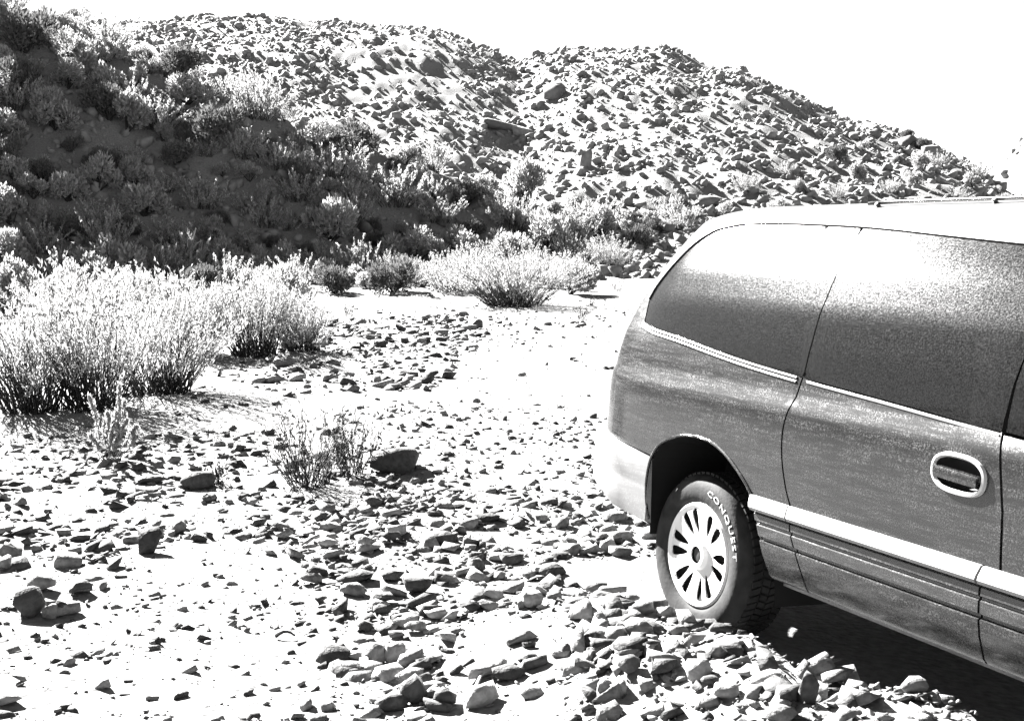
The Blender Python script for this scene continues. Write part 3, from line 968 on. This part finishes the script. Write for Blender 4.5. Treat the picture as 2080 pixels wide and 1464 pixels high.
BOTH = (1, -1)
belt = smooth_curve([(-.555, 1.205), (-.43, 1.182), (-.24, 1.163), (.186, 1.112), (.565, 1.079), (.987, 1.050), (1.482, 1.014), (2.0, .985)], 14)
beltf = lambda x: np.interp(x, [p[0] for p in belt], [p[1] for p in belt])
upper = smooth_curve([(-.600, 1.300), (-.594, 1.362), (-.541, 1.451), (-.475, 1.535), (-.387, 1.594), (-.284, 1.622), (-.07, 1.635), (.385, 1.622),
                      (.654, 1.607), (.875, 1.589), (1.217, 1.561), (1.5, 1.540)], 4)
upf = lambda x: np.interp(x, [p[0] for p in upper], [p[1] for p in upper])
seam_lo = smooth_curve([(.565, 1.079), (.547, .986), (.525, .896), (.534, .795), (.568, .698), (.606, .624), (.628, .546), (.662, .478), (.694, .40)], 4)
seam_up = smooth_curve([(.565, 1.079), (.561, 1.159), (.544, 1.28), (.530, 1.42), (.524, 1.52), (.522, 1.605)], 3)
arch = smooth_curve([(-.306, .386), (-.319, .493), (-.315, .595), (-.288, .671), (-.224, .735), (-.077, .785), (.093, .789), (.235, .742), (.381, .639),
                     (.444, .524), (.481, .399), (.493, .345)], 4)

def xe(z): return X0 - .80 * (X0 - Xrear(z))                       # rear edge of the side panel
def btop(x): return np.interp(x, [-.80, -.67, -.31], [.707, .703, .668])   # top line of the bumper

GAP = .004
ZE = 1.647
# rear quarter panel with the pillar round the glass
win_q = [(x, z) for x, z in belt if x < .563] + [(x - GAP, z) for x, z in seam_up[1:-1]] + [(.519, upf(.519))] + [(x, z) for x, z in reversed(upper) if x < .515]
arch_up = [p for p in arch if p[1] > .66 or p[0] > .3]
a_top = [p for p in arch if p[1] >= .640]
ql = []
ql += [(.519, upf(.519) + .0)]                                      # start at the top of the seam (glass edge)
outline = [(.519, ZE)] + [(xe(ZE), ZE)] + [(xe(z), z) for z in np.linspace(ZE - .04, .712, 22)]
outline += [(x, btop(x) + .004) for x in np.linspace(xe(.71) + .02, -.30, 8)]
outline += a_top + [(.400, .640), (.596, .640)]
outline += [(x - GAP, z) for x, z in reversed(seam_lo) if z > .645]
outline += [(.560, 1.077)] + [(x, z) for x, z in reversed(belt) if x < .555] + [(x, z) for x, z in upper if x < .515] + [(.519, upf(.519))]
hole_q = [(x, z) for x, z in belt if x < .55] + [(.555, 1.083)] + [(x - .003, z) for x, z in seam_up[1:-1]] + [(.517, upf(.517))] + [(x, z) for x, z in reversed(upper) if x < .50]
q = panel('rear_quarter_panel', outline, M['paint'], sides=BOTH)
gq = panel('quarter_window', hole_q, M['glass'], off=-.003, sides=BOTH)
# black gasket showing as a hairline round the glass
def line_on_body(name, pts, rad, mat, off=0.0, parent=van, sides=BOTH):
    P = [(x, -(float(Ys(x, z)) + off), z) for x, z in pts]
    for s in sides:
        link(name, tube_mesh(name, [(a, b * s, c) for a, b, c in P], rad, rad, mat, 6), parent)
line_on_body('window_gasket', [(x, z + .003) for x, z in upper], .0045, M['trim'], .001)
line_on_body('belt_strip', [(x, z - .006) for x, z in belt if x < .56], .0055, M['trim'], .001)
line_on_body('belt_moulding', [(x, z - .020) for x, z in belt if x < .56], .006, M['paint'], .0)

# sliding door
front_seam = [(1.452, 1.017), (1.471, .95), (1.500, .80), (1.512, .645)]
door = [(x + GAP, z) for x, z in seam_lo if z > .645] + [(.602 + GAP, .640), (1.508, .640)] + [(x - .002, z) for x, z in reversed(front_seam)] \
    + [(x, z - .004) for x, z in reversed(belt) if .57 < x < 1.45]
HX, HZ = 1.335, .877
hole_h = [(HX + .092 * math.copysign(abs(math.cos(a)) ** .75, math.cos(a)) + .0, HZ - .08 * 0 + .048 * math.copysign(abs(math.sin(a)) ** .8, math.sin(a)) - .06 * (math.cos(a) * .092)) for a in np.linspace(0, 2 * math.pi, 36, endpoint=False)]
dr = panel('sliding_door', door, M['paint'], [hole_h], sides=BOTH)
win_d = [(x, z) for x, z in belt if .572 < x < 1.453] + [(1.454, 1.25), (1.446, upf(1.446) - .004)] + [(x, z - .002) for x, z in reversed(upper) if .530 < x < 1.42] + [(x + GAP, z) for x, z in reversed(seam_up[1:-1])]
panel('door_window', win_d, M['glass'], off=-.003, sides=BOTH)
line_on_body('belt_strip', [(x, z - .010) for x, z in belt if .575 < x < 1.45], .0045, M['chrome'], .001)

# front door, its window, front wing
fd = [(1.520, .640), (2.52, .640), (2.60, .95), (2.56, 1.02)] + [(x, z - .004) for x, z in reversed(belt) if 1.46 < x < 2.0] + [(1.459, 1.014), (1.478, .95), (1.507, .80)]
fd = [(1.520, .640), (2.52, .640), (2.60, .85), (2.58, .955), (2.0, .975), (1.46, 1.008), (1.478, .95), (1.507, .80)]
panel('front_door', fd, M['paint'], sides=BOTH)
panel('front_window', [(1.462, 1.018), (2.0, .986), (2.50, .968), (2.28, 1.17), (1.95, 1.42), (1.75, 1.515), (1.452, 1.535)], M['glass'], off=-.003, sides=BOTH)
farch = [(3.03 + .42 * math.cos(a), .345 + .44 * math.sin(a)) for a in np.linspace(math.pi, 0, 24)]
panel('front_wing', [(2.527, .640), (2.70, .64)] + [p for p in farch if p[1] > .63] + [(3.5, .64), (3.72, .64), (3.70, .80), (3.4, .89), (2.95, .965), (2.59, .958), (2.607, .85)], M['paint'], sides=BOTH)

# roof, windscreen and bonnet: the cap of the same surface
def zedge(x): return np.interp(x, [-.7, .48, .52, 1.217, 1.5, 1.8, 1.95, 2.52, 2.6, 3.0, 3.4, 3.72, 3.9], [ZE, ZE, 1.626, 1.569, 1.545, 1.50, 1.43, .975, .968, .965, .90, .81, .74])
def cap(name, xs, mat, nt=30, off=0.0):
    V = []
    for x in xs:
        ze = float(zedge(x)); ye = float(Ys(x, ze))
        for k in range(nt + 1):
            t = math.sin((k / nt - .5) * math.pi)
            yv = abs(t) * ye
            lo, hi = ze, float(top_front(x))
            for _ in range(26):
                m = (lo + hi) / 2
                if Ys(x, m) > yv: lo = m
                else: hi = m
            V.append((x, math.copysign(yv, t), (lo + hi) / 2 + off))
    n = nt + 1
    F = [(i * n + k, (i + 1) * n + k, (i + 1) * n + k + 1, i * n + k + 1) for i in range(len(xs) - 1) for k in range(nt)]
    me = mesh_np(name, np.array(V), F, mat, True)
    return link(name, me, van)
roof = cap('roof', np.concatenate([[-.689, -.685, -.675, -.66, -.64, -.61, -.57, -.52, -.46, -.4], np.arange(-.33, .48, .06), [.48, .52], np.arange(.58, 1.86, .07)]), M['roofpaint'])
cap('windscreen', np.linspace(1.86, 2.74, 14), M['glass'], off=-.004)
cap('bonnet', np.linspace(2.76, 3.86, 18), M['paint'])

# tailgate and its window
def tail(name, z0, z1, t0, t1, mat, off=0.0, nz=26, nt=24):
    V = []
    for z in np.linspace(z0, z1, nz):
        ye = float(Ys(xe(z) - .006, z))
        for t in np.linspace(t0, t1, nt):
            yv = t * ye
            k = max(0.0, 1 - (abs(yv) / float(Yb(z))) ** NEXP) ** (1 / NEXP)
            V.append((X0 - float(X0 - Xrear(z)) * k - off, yv, z))
    F = [(i * nt + k, (i + 1) * nt + k, (i + 1) * nt + k + 1, i * nt + k + 1) for i in range(nz - 1) for k in range(nt - 1)]
    return link(name, mesh_np(name, np.array(V), F, mat, True), van)
tg = tail('tailgate', .712, ZE - .002, -1, 1, M['paint'])
tail('rear_window', 1.12, 1.60, -.86, .86, M['glass'], .004)
tail('number_plate', .86, .99, -.22, .22, M['plate'], .008, 3, 4)
for s in (1, -1):
    tail('tail_lamp', .80, 1.10, .80 * s if s > 0 else -.99, .99 if s > 0 else -.80, M['lamp'], .008, 8, 6)

# mouldings and cladding: extruded profiles following the side
def strip(name, xa, xb, prof, mat, off=0.0, parent=van, n=18, sides=BOTH):
    """prof: list of (stand-off, z); xa/xb callables of z or numbers."""
    fa = xa if callable(xa) else (lambda z: xa)
    fb = xb if callable(xb) else (lambda z: xb)
    prof = list(prof)
    V = []
    m = len(prof)
    for i in range(n + 1):
        for dy, z in prof:
            x = fa(z) + (fb(z) - fa(z)) * i / n
            V.append((x, -(float(Ys(x, z)) + dy + off), z))
    F = [(i * m + k, i * m + k + 1, (i + 1) * m + k + 1, (i + 1) * m + k) for i in range(n) for k in range(m - 1)]
    # turned-in ends
    for i, fl in ((0, 1), (n, 0)):
        b = len(V)
        for k in range(m):
            v = V[i * m + k]; V.append(v)
        for k in range(m):
            v = V[i * m + k]; V.append((v[0], v[1] + .035, v[2]))
        for k in range(m - 1):
            f = (b + k, b + m + k, b + m + k + 1, b + k + 1)
            F.append(f if fl else f[::-1])
    for s in sides:
        W = np.array(V); fs = F
        if s < 0: W[:, 1] *= -1; fs = [f[::-1] for f in F]
        link(name, mesh_np(name, W, fs, mat, True, 28), parent)

def seamx(z): return float(np.interp(z, [p[1] for p in reversed(seam_lo)], [p[0] for p in reversed(seam_lo)]))
def archx(z): return float(np.interp(z, [.345, .399, .524, .639], [.493, .481, .444, .381])) + .004
mould = [(.000, .640), (.010, .638), (.026, .612), (.030, .600), (.026, .590), (.004, .583), (0, .580)]
clad = [(.004, .583), (.012, .578), (.014, .556), (.006, .551), (.006, .545), (.014, .540), (.015, .505), (.002, .500), (.002, .492), (.015, .487), (.013, .44), (.006, .372), (-.004, .358), (-.05, .352)]
strip('side_moulding', archx, lambda z: seamx(z) - .004, mould, M['bumper'], n=5)
strip('side_moulding', lambda z: seamx(z) + .004, lambda z: 1.452, mould, M['bumper'])
strip('side_moulding', 1.462, 2.52, mould, M['bumper'])
strip('lower_cladding', archx, lambda z: seamx(max(z, .40)) - .004, clad, M['clad'], n=6)
strip('lower_cladding', lambda z: seamx(max(z, .40)) + .004, lambda z: 1.456 + .03 * (.58 - z), clad, M['clad'])
strip('lower_cladding', lambda z: 1.464 + .03 * (.58 - z), 2.55, clad, M['clad'])
strip('sill_edge', .52, 2.55, [(-.052, .353), (-.030, .350), (-.028, .338), (-.05, .336)], M['bumper'])

# wheel arch lip
for s in BOTH:
    link('arch_lip', tube_mesh('arch_lip', [(x, -s * (float(Ys(x, z)) + .001), z) for x, z in arch if z > .39], .006, .006, M['paint'], 6), van)

# bumpers: swept round the corner
def bumper(name, front=False):
    V = []
    prof = [(-.012, 1.0), (.018, .985), (.034, .93), (.036, .62), (.030, .55), (.030, .50), (.038, .44), (.036, .14), (.022, .03), (-.03, 0.0)]
    m = len(prof)
    path = []
    if not front:
        for th in np.linspace(0, math.pi, 61):
            k = math.sin(th); c = math.cos(th)
            x = X0 - .012 - (.81) * abs(k) ** (2 / 3.0)
            yv = .972 * math.copysign(abs(c) ** (2 / 3.4), c)
            path.append((x, yv))
        path[0] = (-.312, .972); path[-1] = (-.312, -.972)
    else:
        for th in np.linspace(0, math.pi, 41):
            k = math.sin(th); c = math.cos(th)
            path.append((3.48 + .50 * abs(k) ** (2 / 2.8), .965 * math.copysign(abs(c) ** (2 / 3.0), c)))
    P = np.array(path)
    T = np.gradient(P, axis=0); T /= np.linalg.norm(T, axis=1)[:, None]
    N = np.stack([T[:, 1], -T[:, 0]], 1)
    for ip, ((x, yv), nrm) in enumerate(zip(P, N)):
        endk = min(1.0, min(ip, len(P) - 1 - ip) / 3.0)
        out = nrm if (nrm @ np.array([x - 1.4, yv])) > 0 else -nrm
        if not front:
            zt = float(btop(x)); zb = float(np.interp(x, [-.95, -.70, -.54, -.31], [.465, .455, .410, .387]))
        else:
            zt, zb = .64, .33
        for dy, t in prof:
            dy = dy * endk if dy > 0 else dy
            V.append((x + out[0] * dy, -(yv + out[1] * dy), zb + (zt - zb) * t))
    n = len(P)
    F = [(i * m + k, (i + 1) * m + k, (i + 1) * m + k + 1, i * m + k + 1) for i in range(n - 1) for k in range(m - 1)]
    F = [f[::-1] for f in F] if not front else F
    F += [tuple(range(m)), tuple((n - 1) * m + k for k in range(m))]
    return link(name, mesh_np(name, np.array(V), F, M['bumper'], True, 30), van)
bumper('rear_bumper')
bumper('front_bumper', True)
for s in BOTH:
    hl = link('headlamp', mesh_np('headlamp', [(3.86, s * .68, .67), (3.965, s * .40, .67), (3.945, s * .40, .77), (3.82, s * .70, .77)], [(0, 1, 2, 3)], M['glass']), van)

# wheel wells and floor pan, so that no light comes through
def well(cx, cz, r, y0, y1, s):
    V, F = [], []
    n = 24
    for i in range(n + 1):
        a = -.40 + (math.pi + .58) * i / n
        for yv in (y0, y1): V.append((cx + r * math.cos(a), -s * yv, cz + r * math.sin(a)))
    for i in range(n): F.append((2 * i, 2 * i + 1, 2 * i + 3, 2 * i + 2))
    c = len(V); V.append((cx, -s * y1, cz))
    for i in range(n): F.append((2 * i + 1, 2 * i + 3, c))
    link('wheel_well', mesh_np('wheel_well', V, F, M['black'], False), van)
def arch_liner(pts, s):
    c = np.array([np.mean([p[0] for p in pts]), .40])
    P = [tuple(c + (np.array(p) - c) * 1.03) for p in pts]
    P = [(P[0][0], .34)] + P + [(P[-1][0] + .01, .26)]
    V, F = [], []
    for x, z in P:
        V += [(x, -s * (float(Ys(x, max(z, .36))) - .004), z), (x, -s * .58, z)]
    for i in range(len(P) - 1): F.append((2 * i, 2 * i + 1, 2 * i + 3, 2 * i + 2))
    k = len(V); V.append((c[0], -s * .58, .34))
    for i in range(len(P) - 1): F.append((2 * i + 1, 2 * i + 3, k))
    link('wheel_well', mesh_np('wheel_well', V, F, M['black']), van)
for s in BOTH:
    arch_liner(arch, s); well(3.03, .345, .43, .93, .58, s)
# grille panel closing the nose between bumper and bonnet
GV = []
gp = [(3.46 + .47 * abs(math.sin(t)) ** (2 / 2.8), .93 * math.copysign(abs(math.cos(t)) ** (2 / 3.0), math.cos(t))) for t in np.linspace(0, math.pi, 31)]
for x, yv in gp:
    for z, k in ((.60, 1.0), (.70, .99), (.78, .975), (.86, .93)): GV.append((3.2 + (x - 3.2) * k, yv * k, z))
link('grille', mesh_np('grille', GV, [(i * 4 + k, (i + 1) * 4 + k, (i + 1) * 4 + k + 1, i * 4 + k + 1) for i in range(30) for k in range(3)], M['clad'], True), van)

def box(name, lo, hi, mat, parent=van, bev=.0):
    bm = bmesh.new()
    bmesh.ops.create_cube(bm, size=1)
    for v in bm.verts:
        v.co = Vector([(lo[i] + hi[i]) / 2 + v.co[i] * (hi[i] - lo[i]) for i in range(3)])
    if bev: bmesh.ops.bevel(bm, geom=bm.edges[:], offset=bev, segments=3, affect='EDGES', profile=.6)
    me = bpy.data.meshes.new(name); bm.to_mesh(me); bm.free()
    me.materials.append(mat)
    return link(name, me, parent)
box('floor_pan', (-.93, -.60, .36), (3.6, .60, .42), M['black'])
box('side_sill', (.52, -.89, .345), (2.55, -.602, .42), M['black']); box('side_sill', (.52, .602, .345), (2.55, .89, .42), M['black'])
box('rear_axle', (-.04, -.72, .26), (.04, .72, .33), M['black'], bev=.02)
box('exhaust_silencer', (-.75, -.3, .27), (-.35, .25, .36), M['black'], bev=.04)
for (xs, yy_) in ((.28, (-.62, .62)), (1.15, (-.62, .30)), (1.95, (-.62, -.12)), (1.95, (.12, .62))):
    st = box('seat', (xs, yy_[0], .55), (xs + .5, yy_[1], .75), M['cloth'], bev=.05)
    bk = box('backrest', (xs - .16, yy_[0], .70), (xs + .02, yy_[1], 1.28), M['cloth'], parent=st, bev=.06)

# roof rails lying low along the roof edge
for s in BOTH:
    pts = [(.42, 1.700), (.55, 1.706), (1.0, 1.704), (1.4, 1.700), (1.62, 1.694)]
    P3 = [(x, -s * (float(Ys(x, z)) + .010), z + .012) for x, z in smooth_curve(pts, 6)]
    rr = link('roof_rail', tube_mesh('roof_rail', P3, .007, .007, M['clad'], 8), van)
    for xp in (.46, 1.0, 1.55):
        yq = float(Ys(xp, 1.70))
        link('rail_foot', tube_mesh('rail_foot', [(xp, -s * (yq - .01), 1.695), (xp, -s * (yq + .010), 1.712)], .009, .008, M['clad'], 8), rr)

# door handle: oval bright bezel, dark bowl, grip bar, lock
def handle(s):
    rootn = 'door_handle'
    ang = np.linspace(0, 2 * math.pi, 48, endpoint=False)
    def oval(a, b, dy):
        P = []
        for t in ang:
            c = math.cos(t); q = math.sin(t)
            x = HX + a * math.copysign(abs(c) ** .75, c); z = HZ + b * math.copysign(abs(q) ** .8, q) - .06 * a * c
            P.append((x, -(float(Ys(x, z)) + dy) , z))
        return P
    rings = [oval(.104, .060, .001), oval(.101, .058, .011), oval(.094, .051, .013), oval(.088, .045, .006)]
    V = np.array(sum(rings, [])); n = len(ang)
    F = [(r * n + k, r * n + (k + 1) % n, (r + 1) * n + (k + 1) % n, (r + 1) * n + k) for r in range(3) for k in range(n)]
    fs = F
    if s < 0: V[:, 1] *= -1
    hz = link(rootn, mesh_np(rootn, V, fs, M['chrome'], True, 40), van)
    rings = [oval(.090, .047, .005), oval(.080, .040, -.022), oval(.04, .02, -.034)]
    V = np.array(sum(rings, []) + [(HX, -(float(Ys(HX, HZ)) - .036), HZ)])
    F = [(r * n + k, r * n + (k + 1) % n, (r + 1) * n + (k + 1) % n, (r + 1) * n + k) for r in range(2) for k in range(n)] + [(2 * n + k, 2 * n + (k + 1) % n, 3 * n) for k in range(n)]
    if s < 0: V[:, 1] *= -1
    link('handle_bowl', mesh_np('handle_bowl', V, F, M['trim'], True), hz)
    yb = float(Ys(HX, HZ))
    V, F = [], []
    pr = [(.004, .012), (.017, .010), (.020, .000), (.018, -.022), (.008, -.026), (-.004, -.02)]
    m = len(pr)
    for i, x in enumerate(np.linspace(HX - .086, HX + .080, 14)):
        for dy, dz in pr:
            V.append((x, -s * (float(Ys(x, HZ)) + dy), HZ + dz - .06 * (x - HX)))
    F = [(i * m + k, i * m + (k + 1) % m, (i + 1) * m + (k + 1) % m, (i + 1) * m + k) for i in range(13) for k in range(m)]
    F += [tuple(range(m)), tuple(13 * m + k for k in range(m))[::-1]]
    link('handle_grip', mesh_np('handle_grip', V, F, M['paint'], True, 40), hz)
    link('lock', tube_mesh('lock', [(HX - .083, -s * (yb + .010), HZ + .012), (HX - .083, -s * (yb + .0165), HZ + .012)], .009, .009, M['trim'], 12), hz)
for s in BOTH: handle(s)

# ------------------------------------------------------------------ wheels
def lathe(prof, n=72):
    V, F = [], []
    m = len(prof)
    for i in range(n):
        a = 2 * math.pi * i / n
        for r, yv in prof: V.append((r * math.sin(a), yv, r * math.cos(a)))
    for i in range(n):
        for k in range(m - 1):
            a = i * m + k; b = ((i + 1) % n) * m + k
            F.append((a, b, b + 1, a + 1))
    return np.array(V), F

RT = .318
tyre_prof = [(.198, .0), (.205, .012), (.225, .022), (.262, .026), (.288, .020), (.302, .008), (.311, -.008), (RT - .004, -.022), (RT - .004, -.178), (.311, -.192), (.290, -.212), (.25, -.22), (.2, -.19)]
tyV, tyF = lathe(tyre_prof)
tyre_me = mesh_np('tyre', tyV, tyF, M['tyre'], True, 40)
# tread blocks
TV, TF = [], []
for row, (y0, y1, sh) in enumerate(((-.020, -.058, 0), (-.064, -.098, .5), (-.104, -.138, 0), (-.144, -.182, .5))):
    for i in range(64):
        a0 = 2 * math.pi * (i + sh) / 64; a1 = a0 + 2 * math.pi / 64 * .72
        sk = .035 if row % 2 else -.035
        b = len(TV)
        for rr_ in (RT - .006, RT + .005):
            for (a, yv) in ((a0, y0), (a1, y0), (a1 + sk, y1), (a0 + sk, y1)):
                TV.append((rr_ * math.sin(a), yv, rr_ * math.cos(a)))
        TF += [(b + 4, b + 5, b + 6, b + 7)[::-1]] + [(b + k, b + (k + 1) % 4, b + 4 + (k + 1) % 4, b + 4 + k)[::-1] for k in range(4)]
tread_me = mesh_np('tread', TV, TF, M['tyre'])

# wheel cover: disc with twelve paired slots
RC = .207
def slot(ac):
    P = []
    for (r, w) in ((.086, .008), (.110, .024), (.145, .037), (.168, .038), (.180, .018)): P.append((r, w))
    pts = [(r * math.sin(ac) + w * .5 * math.cos(ac), r * math.cos(ac) - w * .5 * math.sin(ac)) for r, w in P]
    pts += [(r * math.sin(ac) - w * .5 * math.cos(ac), r * math.cos(ac) + w * .5 * math.sin(ac)) for r, w in reversed(P)]
    return pts
slots = []
for k in range(6):
    ac = math.pi / 3 * k + math.pi / 6 + .10
    slots += [slot(ac - .20), slot(ac + .20)]
circ = [(RC * math.sin(a), RC * math.cos(a)) for a in np.linspace(0, 2 * math.pi, 96, endpoint=False)]
hub = [(.034 * math.sin(a), .034 * math.cos(a)) for a in np.linspace(0, 2 * math.pi, 24, endpoint=False)]
def cover_mesh():
    loops = [circ] + slots + [hub]
    verts, edges = [], []
    for L_ in loops:
        b = len(verts); verts += [Vector(p) for p in L_]; edges += [(b + i, b + (i + 1) % len(L_)) for i in range(len(L_))]
    G = []
    for r in (.045, .052, .06, .075, .095, .115, .135, .155, .178, .188, .197):
        for a in np.linspace(0, 2 * math.pi, max(24, int(r * 480)), endpoint=False): G.append((r * math.sin(a), r * math.cos(a)))
    G = np.array(G)
    keep = np.ones(len(G), bool)
    for L_ in slots:
        LL = np.array(L_); d = np.sqrt(((G[:, None] - LL[None]) ** 2).sum(-1)).min(1)
        keep &= ~pip(G, L_) & (d > .004)
    verts += [Vector(p) for p in G[keep]]
    v2, _, f2, _, _, _ = delaunay_2d_cdt(verts, edges, [], 0, 1e-7)
    P = np.array([p[:] for p in v2]); F = np.array([f for f in f2 if len(f) == 3])
    cen = P[F].mean(1); ok = pip(cen, circ) & ~pip(cen, hub)
    for L_ in slots: ok &= ~pip(cen, L_)
    F = F[ok]
    rr = np.hypot(P[:, 0], P[:, 1])
    yv = np.interp(rr, [.034, .045, .052, .058, .08, .13, .17, .18, .19, .199, .207], [.020, .022, .020, .006, .000, .010, .016, .012, .020, .020, .010])
    V = np.stack([P[:, 0], yv, P[:, 1]], 1)
    n = np.cross(V[F[:, 1]] - V[F[:, 0]], V[F[:, 2]] - V[F[:, 0]])
    fl = n[:, 1] < 0; F[fl] = F[fl][:, ::-1]
    cnt = {(f[a], f[(a + 1) % 3]) for f in F for a in range(3)}
    faces = [tuple(int(q) for q in f) for f in F]
    VV = [tuple(v) for v in V]
    for a, b in cnt:
        if (b, a) not in cnt:
            k = len(VV)
            VV += [tuple(V[a]), tuple(V[b]), tuple(V[b] - (0, .005, 0)), tuple(V[a] - (0, .005, 0))]
            faces.append((k, k + 3, k + 2, k + 1))
    return mesh_np('wheel_cover', VV, faces, M['wheel'], True, 40)
cover_me = cover_mesh()
bV, bF = lathe([(.0, -.02), (.10, -.024), (.19, -.022), (.203, .0)], 48)
rimback_me = mesh_np('rim', bV, bF, M['black'], True)
hV, hF = lathe([(.0, .012), (.022, .012), (.029, .009), (.036, .000)], 24)
hubcap_me = mesh_np('hub_cap', hV, hF, M['trim'], True, 40)

def letters_mesh(txt, r0, size, a0, a1):
    cu = bpy.data.curves.new('lettering', 'FONT')
    cu.body = txt; cu.size = size; cu.extrude = .0012; cu.resolution_u = 2; cu.space_character = 1.18
    to = bpy.data.objects.new('lettering_curve', cu)
    COL.objects.link(to)
    dg = bpy.context.evaluated_depsgraph_get()
    me = bpy.data.meshes.new_from_object(to.evaluated_get(dg))
    bpy.data.objects.remove(to); bpy.data.curves.remove(cu)
    n = len(me.vertices); co = np.empty(n * 3); me.vertices.foreach_get('co', co); co = co.reshape(-1, 3)
    w = co[:, 0].max()
    a = a0 + co[:, 0] / w * (a1 - a0); r = r0 + co[:, 1]
    yv = np.interp(r, [.225, .262, .288, .302], [.022, .026, .020, .008]) + .0012 + co[:, 2]
    new = np.stack([r * np.sin(a), yv, r * np.cos(a)], 1)
    me.vertices.foreach_set('co', new.ravel())
    me.name = 'lettering'
    me.materials.clear(); me.materials.append(M['letter'])
    me.update()
    return me
letter_me = letters_mesh('CONQUEST', .252, .030, R(12), R(82))

# local wheel axis +y is the outer face; the right-hand side of the van is -y, so turn by pi about the forward... build per side
def wheel(x, s, spin):
    # parts built with outer face at +y local; x forward = +x.  right side (s=1): mirror y
    parts = [('tyre', tyre_me, None), ('tread', tread_me, 'tyre'), ('lettering', letter_me, 'tyre'), ('rim', rimback_me, None), ('wheel_cover', cover_me, None), ('hub_cap', hubcap_me, 'wheel_cover')]
    w = bpy.data.objects.new('wheel', tyre_me)
    COL.objects.link(w); w.parent = van
    w.location = (x, -s * .905, .335 - .008)
    w.scale = (1, -s, 1)
    w.rotation_euler = (0, spin, 0)
    for nme, me, par in parts[1:]:
        o = bpy.data.objects.new(nme, me); COL.objects.link(o); o.parent = w
for x in (0.0, 3.03):
    for s in BOTH: wheel(x, s, 0.0)
